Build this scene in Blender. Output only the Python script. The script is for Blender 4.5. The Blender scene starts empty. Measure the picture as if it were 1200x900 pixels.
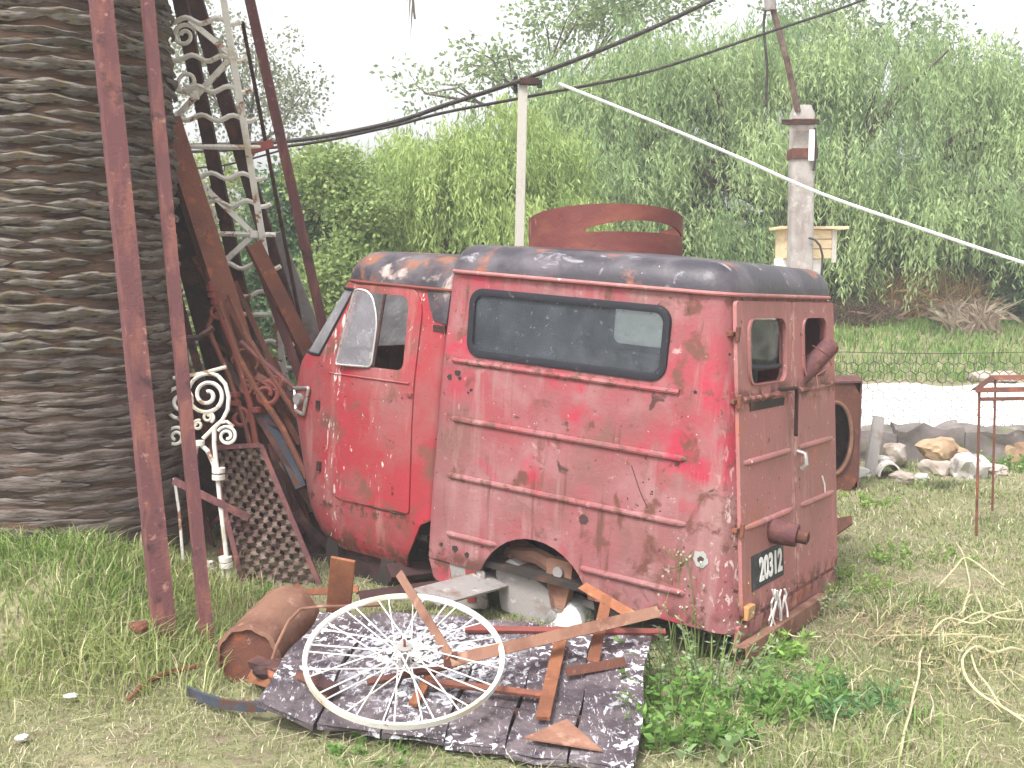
import bpy, bmesh, math, random
import numpy as np
from mathutils import Vector, Matrix, Quaternion, noise
random.seed(7); rng = np.random.default_rng(7)
R = math.radians
SC = bpy.context.scene; COL = SC.collection

# ------------------------------------------------------------------ camera
F = 1310.0; CAMH = 1.65; PITCH = R(6.1)
cam = bpy.data.cameras.new('camera'); camo = bpy.data.objects.new('camera', cam); COL.objects.link(camo)
camo.location = (0, 0, CAMH); camo.rotation_euler = (R(90) - PITCH, 0, 0)
cam.sensor_width = 36; cam.lens = 36 * F / 1200; cam.clip_end = 500; cam.clip_start = .05
SC.camera = camo
# ------------------------------------------------------------------ sky and sun (bright overcast)
SUN_AZ = R(215); SUN_EL = R(58)
w = bpy.data.worlds.new('World'); SC.world = w; w.use_nodes = True
nt = w.node_tree; nt.nodes.clear()
sky = nt.nodes.new('ShaderNodeTexSky'); sky.sky_type = 'NISHITA'; sky.sun_disc = False
sky.sun_elevation = SUN_EL; sky.sun_rotation = SUN_AZ; sky.dust_density = 5; sky.air_density = 1
hs = nt.nodes.new('ShaderNodeHueSaturation'); hs.inputs['Saturation'].default_value = .07; hs.inputs['Value'].default_value = 1
bg = nt.nodes.new('ShaderNodeBackground'); bg.inputs['Strength'].default_value = .15
wo = nt.nodes.new('ShaderNodeOutputWorld')
nt.links.new(sky.outputs[0], hs.inputs['Color']); nt.links.new(hs.outputs[0], bg.inputs['Color']); nt.links.new(bg.outputs[0], wo.inputs[0])
sl = bpy.data.lights.new('sun', 'SUN'); sl.energy = 1.5; sl.angle = R(14); sl.color = (1, .97, .92)
so = bpy.data.objects.new('sun', sl); COL.objects.link(so)
sd = Vector((math.sin(SUN_AZ) * math.cos(SUN_EL), math.cos(SUN_AZ) * math.cos(SUN_EL), math.sin(SUN_EL)))
so.rotation_euler = sd.to_track_quat('Z', 'Y').to_euler(); so.location = (0, 0, 20)
SC.view_settings.view_transform = 'Standard'; SC.view_settings.look = 'None'
SC.view_settings.exposure = 1.28; SC.view_settings.gamma = 1

# ------------------------------------------------------------------ picture <-> place
CP, SP = math.cos(PITCH), math.sin(PITCH)
def ray(px, py):
    x, y = (px - 600) / F, (py - 450) / F
    return Vector((x, CP - y * SP, -SP - y * CP))
def at(px, py, d):                     # the point seen at (px,py), d metres away along the ground
    r = ray(px, py); return Vector((0, 0, CAMH)) + r * (d / r.y)
def gp(px, py, z=0.0):                 # the point seen at (px,py) on the level z
    r = ray(px, py); return Vector((0, 0, CAMH)) + r * ((z - CAMH) / r.z)
def sstep(a, b, x):
    t = min(1, max(0, (x - a) / (b - a))); return t * t * (3 - 2 * t)
def npss(a, b, x):
    t = np.clip((x - a) / (b - a), 0, 1); return t * t * (3 - 2 * t)
def gz(x, y):                          # ground level
    x = np.asarray(x, float); y = np.asarray(y, float)
    h = .34 * npss(4.05, 5.15, y) * npss(-1.3, -2.1, x) * npss(9.5, 7.5, y)
    h = h + .255 * npss(9.28, 9.42, y)
    h = h + .62 * npss(12.3, 15.6, y + .15 * np.sin(x * 1.7)) + .5 * npss(15.5, 22, y)
    h = h + .015 * np.sin(x * 3.1 + y * 1.3) * np.sin(y * 2.7 - x) + .010 * np.sin(x * 7.3) * np.sin(y * 6.1)
    return h

# ------------------------------------------------------------------ mesh helpers
class MB:
    def __init__(s): s.v = []; s.f = []
    def add(s, vs, fs):
        b = len(s.v); s.v += [tuple(v) for v in vs]; s.f += [tuple(i + b for i in f) for f in fs]; return s
    def box(s, c, size, M=None):
        hx, hy, hz = size[0] / 2, size[1] / 2, size[2] / 2
        vs = [Vector((x * hx, y * hy, z * hz)) for x in (-1, 1) for y in (-1, 1) for z in (-1, 1)]
        if M is not None: vs = [M @ v for v in vs]
        c = Vector(c)
        return s.add([v + c for v in vs], [(0, 1, 3, 2), (4, 6, 7, 5), (0, 4, 5, 1), (2, 3, 7, 6), (0, 2, 6, 4), (1, 5, 7, 3)])
    def loft(s, loops, cap0=True, cap1=True, closed=True):
        n = len(loops[0]); vs = [p for l in loops for p in l]; fs = []
        for i in range(len(loops) - 1):
            for j in range(n if closed else n - 1):
                k = (j + 1) % n
                fs.append((i * n + j, i * n + k, (i + 1) * n + k, (i + 1) * n + j))
        if cap0: fs.append(tuple(range(n - 1, -1, -1)))
        if cap1: fs.append(tuple((len(loops) - 1) * n + j for j in range(n)))
        return s.add(vs, fs)
    def tube(s, pts, r, n=8, cap=True, prof=None):
        pts = [Vector(p) for p in pts]; rr = r if hasattr(r, '__len__') else [r] * len(pts)
        loops = []; t0 = (pts[1] - pts[0]).normalized()
        a = Vector((0, 0, 1)) if abs(t0.z) < .9 else Vector((1, 0, 0))
        u = t0.cross(a).normalized(); v = t0.cross(u)
        for i, p in enumerate(pts):
            t = (pts[min(i + 1, len(pts) - 1)] - pts[max(i - 1, 0)])
            if t.length < 1e-9: t = t0
            t = t.normalized(); q = t0.rotation_difference(t); u = q @ u; v = q @ v; t0 = t
            loops.append([p + (u * math.cos(2 * math.pi * k / n) + v * math.sin(2 * math.pi * k / n)) * rr[i] for k in range(n)])
        return s.loft(loops, cap, cap)
    def beam(s, p0, p1, w, t, prof='box', face=None, th=None):
        # bar of width w, thickness t from p0 to p1; 'face' = where its broad side looks
        p0, p1 = Vector(p0), Vector(p1); d = (p1 - p0).normalized()
        fc = Vector(face) if face is not None else Vector((0, -1, .3))
        n = (fc - d * fc.dot(d)).normalized(); u = d.cross(n)
        th = th or .18 * min(w, t)
        if prof == 'box': pr = [(-w/2, -t/2), (w/2, -t/2), (w/2, t/2), (-w/2, t/2)]
        elif prof == 'L': pr = [(-w/2, t/2), (-w/2, -t/2), (-w/2 + th, -t/2), (-w/2 + th, t/2 - th), (w/2, t/2 - th), (w/2, t/2)]
        elif prof == 'U': pr = [(-w/2, t/2), (-w/2, -t/2), (-w/2 + th, -t/2), (-w/2 + th, t/2 - th), (w/2 - th, t/2 - th), (w/2 - th, -t/2), (w/2, -t/2), (w/2, t/2)]
        elif prof == 'T': pr = [(-w/2, t/2), (-w/2, t/2 - th), (-th/2, t/2 - th), (-th/2, -t/2), (th/2, -t/2), (th/2, t/2 - th), (w/2, t/2 - th), (w/2, t/2)]
        L = (p1 - p0).length; m = max(2, int(L / .25) + 1)
        loops = [[p0 + (p1 - p0) * (i / (m - 1)) + u * a + n * b for a, b in pr] for i in range(m)]
        return s.loft(loops)
    def prism(s, poly, ax, a, b):      # polygon in the two other axes, extruded along axis ax from a to b
        def P(q, c):
            q = list(q); q.insert(ax, c); return q
        n = len(poly)
        vs = [P(q, a) for q in poly] + [P(q, b) for q in poly]
        fs = [tuple(range(n)), tuple(range(2 * n - 1, n - 1, -1))] + [(i, i + n, (i + 1) % n + n, (i + 1) % n) for i in range(n)]
        return s.add(vs, fs)
    def build(s, name, mat, parent=None, smooth=False, loc=None, bevel=0, angle=35):
        me = bpy.data.meshes.new(name)
        vs = s.v
        o = bpy.data.objects.new(name, me)
        if parent is None:
            if loc is None:
                A = np.array(vs); loc = ((A[:, 0].min() + A[:, 0].max()) / 2, (A[:, 1].min() + A[:, 1].max()) / 2, A[:, 2].min())
            vs = [(v[0] - loc[0], v[1] - loc[1], v[2] - loc[2]) for v in vs]; o.location = loc
        elif parent.type == 'EMPTY' and parent.get('worldkids'):
            L = parent.location; vs = [(v[0] - L[0], v[1] - L[1], v[2] - L[2]) for v in vs]; o.parent = parent
        elif parent.get('wl') is not None:
            L = parent['wl']; vs = [(v[0] - L[0], v[1] - L[1], v[2] - L[2]) for v in vs]; o.parent = parent
        else: o.parent = parent
        me.from_pydata(vs, [], s.f); me.update()
        bm = bmesh.new(); bm.from_mesh(me); bmesh.ops.recalc_face_normals(bm, faces=bm.faces)
        if bevel: bmesh.ops.bevel(bm, geom=[e for e in bm.edges if len(e.link_faces) == 2 and e.calc_face_angle(0) > .6], offset=bevel, segments=2, affect='EDGES', profile=.6)
        bm.to_mesh(me); bm.free()
        if mat: me.materials.append(mat)
        if smooth: me.shade_auto(angle)
        COL.objects.link(o); return o
def shade_auto(me, angle=35):
    n = len(me.polygons); me.polygons.foreach_set('use_smooth', [True] * n)
    bm = bmesh.new(); bm.from_mesh(me); a = R(angle)
    for e in bm.edges: e.smooth = not (len(e.link_faces) != 2 or e.calc_face_angle(0) > a)
    bm.to_mesh(me); bm.free()
class _B(MB):
    def build(s, name, mat, parent=None, smooth=False, loc=None, bevel=0, angle=35):
        o = MB.build(s, name, mat, parent, False, loc, bevel)
        if smooth: shade_auto(o.data, angle)
        return o
B = _B
def tag(o, label=None, cat=None, group=None, kind=None):
    if label: o['label'] = label
    if cat: o['category'] = cat
    if group: o['group'] = group
    if kind: o['kind'] = kind
    return o
def thing(name, label, cat, loc, group=None):      # Empty at the base; parts are built in world coordinates
    o = bpy.data.objects.new(name, None); COL.objects.link(o); o.location = loc; o.empty_display_size = .1
    o['worldkids'] = 1
    return tag(o, label, cat, group)
def subof(o, loc):                                  # lets a part take sub-parts given in the same world coordinates
    o['wl'] = [float(a) for a in loc]; return o
def rr(x0, x1, z0, z1, r, n=6):                     # rounded rectangle
    out = []
    for cx_, cz_, a0 in ((x1 - r, z1 - r, 0), (x0 + r, z1 - r, 90), (x0 + r, z0 + r, 180), (x1 - r, z0 + r, 270)):
        for k in range(n + 1):
            a = R(a0 + 90 * k / n); out.append((cx_ + r * math.cos(a), cz_ + r * math.sin(a)))
    return out
def roundpoly(poly, r, n=5):
    out = []; N = len(poly)
    for i in range(N):
        p, a, b = Vector(poly[i]), Vector(poly[i - 1]), Vector(poly[(i + 1) % N])
        ri = r[i] if hasattr(r, '__len__') else r
        p0 = p + (a - p).normalized() * ri; p1 = p + (b - p).normalized() * ri
        for k in range(n + 1):
            t = k / n; out.append(tuple(p0 * (1 - t) ** 2 + p * 2 * t * (1 - t) + p1 * t * t))
    return out
def cut(o, cutters):                                # subtract meshes (MB) from object o
    tmp = []
    for c in cutters:
        me = bpy.data.meshes.new('cutter'); me.from_pydata(c.v, [], c.f); bm = bmesh.new(); bm.from_mesh(me)
        bmesh.ops.recalc_face_normals(bm, faces=bm.faces); bm.to_mesh(me); bm.free()
        k = bpy.data.objects.new('cutter', me); COL.objects.link(k); k.parent = o.parent; tmp.append(k)
        m = o.modifiers.new('b', 'BOOLEAN'); m.operation = 'DIFFERENCE'; m.object = k; m.solver = 'EXACT'
    dg = bpy.context.evaluated_depsgraph_get()
    me = bpy.data.meshes.new_from_object(o.evaluated_get(dg)); o.modifiers.clear(); old = o.data; o.data = me
    bpy.data.meshes.remove(old)
    for k in tmp: d = k.data; bpy.data.objects.remove(k); bpy.data.meshes.remove(d)
    me.name = o.name
    return o
def soup(name, V, colr, mat, parent=None, k=4):     # V (N,k,3) separate little faces with a colour each
    V = np.asarray(V, np.float32); N = len(V)
    me = bpy.data.meshes.new(name)
    me.vertices.add(N * k); me.vertices.foreach_set('co', V.reshape(-1))
    me.loops.add(N * k); me.loops.foreach_set('vertex_index', np.arange(N * k, dtype=np.int32))
    me.polygons.add(N); me.polygons.foreach_set('loop_start', np.arange(0, N * k, k, dtype=np.int32))
    me.update(calc_edges=True)
    if colr is not None:
        a = me.color_attributes.new('Col', 'FLOAT_COLOR', 'POINT')
        c = np.ones((N, k, 4), np.float32); c[:, :, :3] = np.asarray(colr)[:, None, :]
        a.data.foreach_set('color', c.reshape(-1))
    me.materials.append(mat); me.validate()
    o = bpy.data.objects.new(name, me); o.parent = parent; COL.objects.link(o); return o

# ------------------------------------------------------------------ materials
def newmat(name):
    m = bpy.data.materials.new(name); m.use_nodes = True; nt = m.node_tree
    return m, nt, nt.nodes['Principled BSDF']
def noise_mask(nt, co, scale, lo, hi, detail=4, rough=.6, dist=0, seed=0.0):
    mp = nt.nodes.new('ShaderNodeMapping'); mp.inputs['Location'].default_value = (seed * 3.7, seed * 1.9, seed * 5.1)
    mp.inputs['Scale'].default_value = scale if hasattr(scale, '__len__') else (scale,) * 3
    nt.links.new(co, mp.inputs[0])
    n = nt.nodes.new('ShaderNodeTexNoise'); n.inputs['Scale'].default_value = 1; n.inputs['Detail'].default_value = detail
    n.inputs['Roughness'].default_value = rough; n.inputs['Distortion'].default_value = dist
    nt.links.new(mp.outputs[0], n.inputs['Vector'])
    mr = nt.nodes.new('ShaderNodeMapRange'); mr.inputs['From Min'].default_value = lo; mr.inputs['From Max'].default_value = hi
    mr.clamp = True; nt.links.new(n.outputs['Fac'], mr.inputs['Value'])
    return mr.outputs[0]
def mul(nt, a, b):
    m = nt.nodes.new('ShaderNodeMath'); m.operation = 'MULTIPLY'
    for i, q in enumerate((a, b)):
        if isinstance(q, (int, float)): m.inputs[i].default_value = q
        else: nt.links.new(q, m.inputs[i])
    return m.outputs[0]
def mixc(nt, fac, a, b):
    m = nt.nodes.new('ShaderNodeMix'); m.data_type = 'RGBA'
    if isinstance(fac, (int, float)): m.inputs[0].default_value = fac
    else: nt.links.new(fac, m.inputs[0])
    for i, q in ((6, a), (7, b)):
        if isinstance(q, tuple): m.inputs[i].default_value = (*q, 1)
        else: nt.links.new(q, m.inputs[i])
    return m.outputs[2]
_seed = [0]
def layered(name, base, layers, rough=.75, bump=.3, bscale=40, metal=0, coord='Object', vary=.0, spec=.3, wave=0, dust=None, worn=()):
    m, nt, bs = newmat(name); tc = nt.nodes.new('ShaderNodeTexCoord'); co = tc.outputs[coord]
    c = base
    if dust:      # road dirt thrown up over the lower panels
        sx = nt.nodes.new('ShaderNodeSeparateXYZ'); nt.links.new(co, sx.inputs[0]); mr = nt.nodes.new('ShaderNodeMapRange')
        mr.inputs['From Min'].default_value = dust[1]; mr.inputs['From Max'].default_value = dust[2]; nt.links.new(sx.outputs['Z'], mr.inputs['Value'])
        c = mixc(nt, mul(nt, mul(nt, mr.outputs[0], dust[3]), noise_mask(nt, co, 1.9, .30, .60, 6, .6, .3, 13)), c, dust[0])
    for L in layers:
        _seed[0] += 1
        k = noise_mask(nt, co, L[1], L[2], L[3], L[4] if len(L) > 4 else 5, .62, L[5] if len(L) > 5 else 0, _seed[0])
        if len(L) > 6 and L[6]:
            _seed[0] += 1; k = mul(nt, k, noise_mask(nt, co, L[6], .45, .6, 2, .5, 0, _seed[0]))
        c = mixc(nt, k, c, L[0])
    for (axis, cen, half, colr, scl, lo, hi) in worn:      # chips and rust along an edge that gets knocked
        _seed[0] += 1; sx = nt.nodes.new('ShaderNodeSeparateXYZ'); nt.links.new(co, sx.inputs[0])
        s1 = nt.nodes.new('ShaderNodeMath'); s1.operation = 'SUBTRACT'; nt.links.new(sx.outputs[axis], s1.inputs[0]); s1.inputs[1].default_value = cen
        s2 = nt.nodes.new('ShaderNodeMath'); s2.operation = 'ABSOLUTE'; nt.links.new(s1.outputs[0], s2.inputs[0])
        mr = nt.nodes.new('ShaderNodeMapRange'); mr.inputs['From Min'].default_value = half; mr.inputs['From Max'].default_value = half * .3; nt.links.new(s2.outputs[0], mr.inputs['Value'])
        c = mixc(nt, mul(nt, mr.outputs[0], noise_mask(nt, co, scl, lo, hi, 5, .62, .4, _seed[0])), c, colr)
    if vary:
        oi = nt.nodes.new('ShaderNodeObjectInfo'); h = nt.nodes.new('ShaderNodeHueSaturation')
        mr = nt.nodes.new('ShaderNodeMapRange'); mr.inputs['To Min'].default_value = 1 - vary; mr.inputs['To Max'].default_value = 1 + vary
        nt.links.new(oi.outputs['Random'], mr.inputs['Value']); nt.links.new(mr.outputs[0], h.inputs['Value'])
        if isinstance(c, tuple): h.inputs['Color'].default_value = (*c, 1)
        else: nt.links.new(c, h.inputs['Color'])
        c = h.outputs[0]
    if isinstance(c, tuple): bs.inputs['Base Color'].default_value = (*c, 1)
    else: nt.links.new(c, bs.inputs['Base Color'])
    bs.inputs['Roughness'].default_value = rough; bs.inputs['Metallic'].default_value = metal
    bs.inputs['Specular IOR Level'].default_value = spec
    if bump:
        k = noise_mask(nt, co, bscale, 0, 1, 6, .65, 0, 9)
        b = nt.nodes.new('ShaderNodeBump'); b.inputs['Strength'].default_value = bump; b.inputs['Distance'].default_value = .01
        nt.links.new(k, b.inputs['Height'])
        if wave:
            k2 = noise_mask(nt, co, 3.0, 0, 1, 1, .4, 0, 4)
            b2 = nt.nodes.new('ShaderNodeBump'); b2.inputs['Strength'].default_value = wave; b2.inputs['Distance'].default_value = .06
            nt.links.new(k2, b2.inputs['Height']); nt.links.new(b2.outputs[0], b.inputs['Normal'])
        nt.links.new(b.outputs[0], bs.inputs['Normal'])
    return m
M = {}
RUST = (.145, .056, .038); RDK = (.045, .022, .02); RBR = (.28, .10, .045); WHT = (.72, .70, .66)
PALE = (.40, .13, .14)
red_layers = [((.25, .108, .110), 1.5, .38, .58, 6), ((.30, .135, .138), 3.1, .48, .64, 6), ((.36, .036, .062), 2.3, .58, .67, 3), ((.19, .085, .076), 2.4, .52, .66, 7, .3),
              ((.31, .165, .16), (10, 10, 1.4), .53, .70, 5), ((.14, .055, .042), 6.0, .575, .65, 7, .5), ((.075, .035, .03), 11, .64, .69, 7, .5), ((.13, .055, .042), (24, 24, 2.0), .58, .68, 6, .2, 2.4), ((.44, .27, .27), 15, .64, .74, 6, .3), (WHT, 46, .69, .71, 5, .6, 3.1),
              ((.03, .015, .015), 26, .68, .70, 4, .3, 2.2)]
M['red'] = layered('faded_red_paint', (.30, .048, .064), red_layers, .6, .3, 60, spec=.28, wave=.3, dust=((.215, .103, .098), 1.05, .2, .85),
    worn=((0, .03, .12, (.50, .36, .35), (34, 34, 16), .57, .62), (0, .02, .10, (.09, .035, .028), 26, .58, .62), (2, -.03, .09, (.11, .045, .035), 14, .46, .56), (2, 1.36, .07, (.16, .06, .045), 18, .55, .62), (2, .94, .035, (.14, .05, .04), 20, .52, .58), (2, .667, .03, (.15, .06, .05), 20, .54, .62), (2, .395, .03, (.15, .06, .05), 20, .54, .62)))
M['cabred'] = layered('cab_red_paint', (.305, .034, .043), [((.27, .10, .10), 2.0, .44, .64, 6), ((.36, .033, .048), 3, .55, .66, 3), ((.17, .065, .05), 4.5, .55, .65, 7, .5), ((.34, .14, .13), (11, 11, 1.5), .54, .70, 5),
              (WHT, (46, 46, 15), .665, .69, 4, .6, 3.4), ((.035, .015, .015), 24, .69, .71, 4, .3)], .52, .25, 60, spec=.3, wave=.2,
    worn=((2, -.12, .12, (.12, .045, .032), 14, .42, .54), (0, 2.30, .10, (.62, .55, .52), (40, 40, 9), .59, .63), (2, .10, .06, (.10, .04, .03), 18, .52, .58)))
M['rearred'] = layered('rusty_red_door_paint', (.36, .145, .140), [((.30, .135, .125), 2.2, .45, .6, 6), ((.38, .14, .085), 3.5, .57, .69, 5), ((.40, .19, .18), (14, 14, 2), .53, .70, 4),
              ((.50, .28, .26), 14, .63, .71, 6, .3), (WHT, 44, .69, .71, 3, .4, 3.0), ((.04, .018, .014), 20, .66, .69, 5, .3)], .65, .3, 55, wave=.2,
    worn=((2, .93, .06, (.12, .05, .035), 14, .46, .54), (1, -.04, .05, (.50, .28, .24), (30, 30, 14), .52, .58), (2, .02, .08, (.13, .05, .038), 14, .48, .56)))
M['roofblack'] = layered('chipped_black_roof_paint', (.035, .03, .04), [((.10, .085, .10), 3.2, .48, .66, 5), ((.30, .28, .31), (5, 12, 5), .62, .70, 6, .6), ((.26, .09, .05), 4.2, .60, .68, 6, .3), (WHT, 26, .70, .73, 4)], .42, .2, 50, spec=.5)
M['cabroof'] = layered('peeling_cab_roof_paint', (.04, .035, .045), [((.13, .11, .12), 3.4, .46, .64, 5), ((.24, .10, .06), 4.6, .54, .62, 7, .4), ((.16, .06, .04), 7, .57, .65, 6, .3), ((.42, .33, .30), 6, .62, .69, 6, .5), (WHT, 30, .71, .74, 4)], .5, .3, 50)
M['rubber'] = layered('old_black_rubber', (.018, .018, .025), [((.10, .09, .10), 30, .62, .72)], .6, .2, 80)
M['dark'] = layered('dark_metal', (.03, .024, .022), [((.10, .05, .035), 7, .5, .68)], .85, .3, 40)  # near-black with brown blotches, for inner parts, wheels and holes
M['greymetal'] = layered('dusty_grey_metal', (.26, .24, .23), [((.16, .10, .08), 6, .52, .68, 6), ((.42, .40, .38), 14, .60, .70), ((.05, .04, .04), 18, .66, .72)], .7, .3, 50)
M['rust'] = layered('rust_brown', RUST, [((.11, .045, .035), 5, .45, .62, 6), ((.26, .085, .04), 9, .55, .68, 6), ((.33, .17, .12), 26, .64, .74, 5), (RDK, 16, .64, .72, 5)], .85, .5, 70, vary=.25)
M['rustpurple'] = layered('rust_purple_brown', (.115, .045, .048), [((.19, .075, .06), (14, 14, 3), .48, .64, 6), ((.30, .15, .12), 22, .62, .72, 5), ((.04, .02, .022), 8, .58, .7, 5)], .75, .45, 70, vary=.15)
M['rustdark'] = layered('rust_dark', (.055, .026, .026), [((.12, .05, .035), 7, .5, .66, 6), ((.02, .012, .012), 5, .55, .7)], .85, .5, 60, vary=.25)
M['orange'] = layered('rust_orange', (.25, .098, .048), [((.16, .06, .034), 5, .46, .64, 6), ((.33, .15, .075), 12, .58, .7, 5), ((.13, .045, .025), 18, .64, .73, 5)], .9, .5, 70, vary=.12)
M['brownrust'] = layered('rust_tan', (.235, .122, .084), [((.155, .07, .048), 6, .46, .64, 6), ((.34, .20, .145), 14, .58, .7, 5)], .88, .45, 70, vary=.15)
M['redrust'] = layered('red_primer_rust', (.20, .052, .044), [((.16, .055, .04), 9, .5, .62, 6), ((.30, .11, .09), 20, .62, .72, 5)], .75, .4, 70)
M['ringrust'] = layered('maroon_ring_rust', (.145, .042, .038), [((.21, .07, .05), (3, 3, 9), .46, .64, 6), ((.30, .13, .10), 5, .60, .64, 6, .5), ((.09, .03, .03), 9, .6, .7)], .7, .3, 60)
M['whiteiron'] = layered('flaking_white_iron', (.70, .67, .62), [((.30, .15, .09), 9, .57, .62, 6, .5), ((.50, .43, .32), 5, .52, .66, 5), ((.12, .05, .03), 18, .64, .70, 5)], .7, .4, 70)
M['concrete'] = layered('weathered_concrete', (.36, .33, .31), [((.24, .20, .18), 3, .45, .65, 6), ((.46, .43, .40), 9, .55, .7), ((.18, .10, .08), (4, 4, 1.2), .60, .75, 5)], .92, .5, 45)
M['oldwall'] = layered('mossy_dark_concrete', (.19, .16, .155), [((.10, .09, .08), 3, .45, .65, 6), ((.13, .15, .06), 5, .55, .7), ((.30, .26, .25), 11, .60, .72)], .95, .6, 30)
M['whitewood'] = layered('white_painted_timber', (.50, .47, .42), [((.40, .33, .26), (12, 12, 1.5), .55, .72, 6), ((.25, .2, .16), 20, .66, .73)], .8, .3, 50)
M['cream'] = layered('cream_painted_boards', (.66, .52, .33), [((.48, .34, .20), (3, 3, 12), .55, .72, 6), ((.78, .66, .46), 8, .58, .7)], .75, .25, 50)
M['whitepaint'] = layered('white_limewash', (.72, .71, .70), [((.48, .44, .42), 6, .55, .7, 6), ((.2, .17, .16), 22, .66, .72)], .85, .3, 40)
M['cable'] = layered('black_cable', (.03, .025, .025), [((.08, .06, .05), 20, .5, .7)], .7, 0)
M['whitecable'] = layered('white_cable', (.78, .78, .80), [((.6, .6, .62), 20, .5, .7)], .5, 0)
M['stone'] = layered('pale_stone', (.34, .29, .25), [((.25, .18, .13), 4, .48, .64, 6), ((.46, .42, .39), 9, .56, .70, 6), ((.20, .15, .12), 16, .64, .72)], .95, .7, 25, vary=.2)
M['orangestone'] = layered('ochre_stone', (.36, .25, .16), [((.27, .16, .10), 5, .48, .64, 6), ((.46, .37, .28), 10, .58, .70)], .95, .7, 25, vary=.1)
M['whitestone'] = layered('white_stone', (.52, .50, .47), [((.28, .24, .22), 7, .54, .62, 6), ((.16, .13, .12), 11, .64, .70)], .95, .8, 25)
M['palmcore'] = layered('palm_trunk_fibre', (.095, .064, .050), [((.125, .070, .045), (3, 3, 14), .48, .62, 6), ((.040, .027, .023), (4, 4, 34), .52, .64, 7), ((.145, .118, .105), (7, 7, 46), .56, .68, 6), ((.12, .10, .04), 5, .60, .72)], .95, 1, (14, 14, 90))
M['palmscar'] = layered('palm_leaf_base', (.150, .136, .124), [((.085, .056, .042), (7, 7, 26), .46, .58, 7), ((.195, .18, .165), (14, 14, 60), .54, .68, 6), ((.125, .105, .045), 4, .58, .70), ((.040, .028, .024), (10, 10, 70), .58, .66, 7)], .95, 1, (18, 18, 100), vary=.35)
M['palmworn'] = layered('palm_worn_leaf_base', (.140, .115, .104), [((.088, .064, .055), (5, 5, 30), .45, .58, 7), ((.19, .165, .155), (11, 11, 60), .55, .68, 6), ((.040, .029, .025), (6, 6, 70), .57, .65, 7)], .95, 1, (14, 14, 95), vary=.25)
M['frond'] = layered('dead_frond', (.10, .085, .075), [((.2, .16, .12), 8, .5, .7)], .9, 0)
M['bark'] = layered('tree_bark', (.09, .068, .052), [((.05, .04, .03), (6, 6, 1.5), .45, .65, 5), ((.16, .13, .10), 10, .6, .72)], .95, .7, 30)
M['plate'] = layered('black_number_plate', (.035, .035, .045), [((.14, .12, .13), 12, .55, .7)], .6, .2, 60)
M['white'] = layered('white_marking', (.78, .77, .75), [((.4, .38, .38), 30, .62, .7)], .7, 0)
M['lamp'] = layered('amber_lamp_glass', (.45, .24, .10), [((.6, .5, .4), 20, .6, .7)], .3, 0, spec=.6)
M['chrome'] = layered('dull_chrome', (.55, .53, .52), [((.25, .17, .13), 30, .58, .66)], .35, .2, 50, metal=.7)
M['plaster'] = layered('drab_inner_panel', (.35, .36, .33), [((.24, .24, .22), 4, .5, .66)], .9, .2, 30)
M['blueiron'] = layered('blue_grey_painted_iron', (.055, .062, .08), [((.09, .09, .10), 9, .52, .66), ((.10, .05, .035), 14, .54, .64)], 1.0, .3, 50, spec=.03)
M['spoke'] = layered('chalky_spoke_metal', (.62, .60, .58), [((.36, .26, .2), 25, .58, .7)], .5, 0)
M['rim'] = layered('chalky_white_rim', (.66, .64, .60), [((.52, .44, .30), 3, .5, .66, 4), ((.33, .2, .12), 22, .62, .70)], .6, .3, 60)
def glassmat(name, clear, dirt, dirt_amt, trans=.5):
    m, nt, bs = newmat(name); nt.nodes.remove(bs); out = nt.nodes['Material Output']
    tc = nt.nodes.new('ShaderNodeTexCoord'); co = tc.outputs['Object']
    tr = nt.nodes.new('ShaderNodeBsdfTransparent'); tr.inputs[0].default_value = (*clear, 1)
    gl = nt.nodes.new('ShaderNodeBsdfGlossy'); gl.inputs['Roughness'].default_value = .06; gl.inputs[0].default_value = (.8, .8, .8, 1)
    df = nt.nodes.new('ShaderNodeBsdfDiffuse'); tl = nt.nodes.new('ShaderNodeBsdfTranslucent')
    dc = mixc(nt, noise_mask(nt, co, 6, .45, .65, 5, .6, 0, 2), dirt, tuple(min(1, q * 1.5) for q in dirt))
    nt.links.new(dc, df.inputs[0]); nt.links.new(dc, tl.inputs[0])
    dm = nt.nodes.new('ShaderNodeMixShader'); dm.inputs[0].default_value = trans
    nt.links.new(df.outputs[0], dm.inputs[1]); nt.links.new(tl.outputs[0], dm.inputs[2])
    fr = nt.nodes.new('ShaderNodeFresnel'); fr.inputs[0].default_value = 1.45
    m1 = nt.nodes.new('ShaderNodeMixShader'); nt.links.new(fr.outputs[0], m1.inputs[0]); nt.links.new(tr.outputs[0], m1.inputs[1]); nt.links.new(gl.outputs[0], m1.inputs[2])
    m2 = nt.nodes.new('ShaderNodeMixShader')
    k = noise_mask(nt, co, 4, .35, .75, 5, .6, .3, 3); k2 = noise_mask(nt, co, 30, .62, .68, 4, .6, .4, 5)
    mr = nt.nodes.new('ShaderNodeMapRange'); mr.inputs['To Min'].default_value = dirt_amt * .7; mr.inputs['To Max'].default_value = min(1, dirt_amt * 1.3)
    nt.links.new(k, mr.inputs['Value'])
    ad = nt.nodes.new('ShaderNodeMath'); ad.operation = 'ADD'; ad.use_clamp = True
    nt.links.new(mr.outputs[0], ad.inputs[0]); nt.links.new(mul(nt, k2, .35), ad.inputs[1])
    nt.links.new(ad.outputs[0], m2.inputs[0]); nt.links.new(m1.outputs[0], m2.inputs[1]); nt.links.new(dm.outputs[0], m2.inputs[2])
    nt.links.new(m2.outputs[0], out.inputs[0]); return m
M['glass'] = glassmat('dusty_window_glass', (.80, .84, .88), (.30, .33, .38), .22)
M['milkglass'] = glassmat('grimy_translucent_glass', (.95, .97, .95), (.93, .95, .93), .98, .98)
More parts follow.
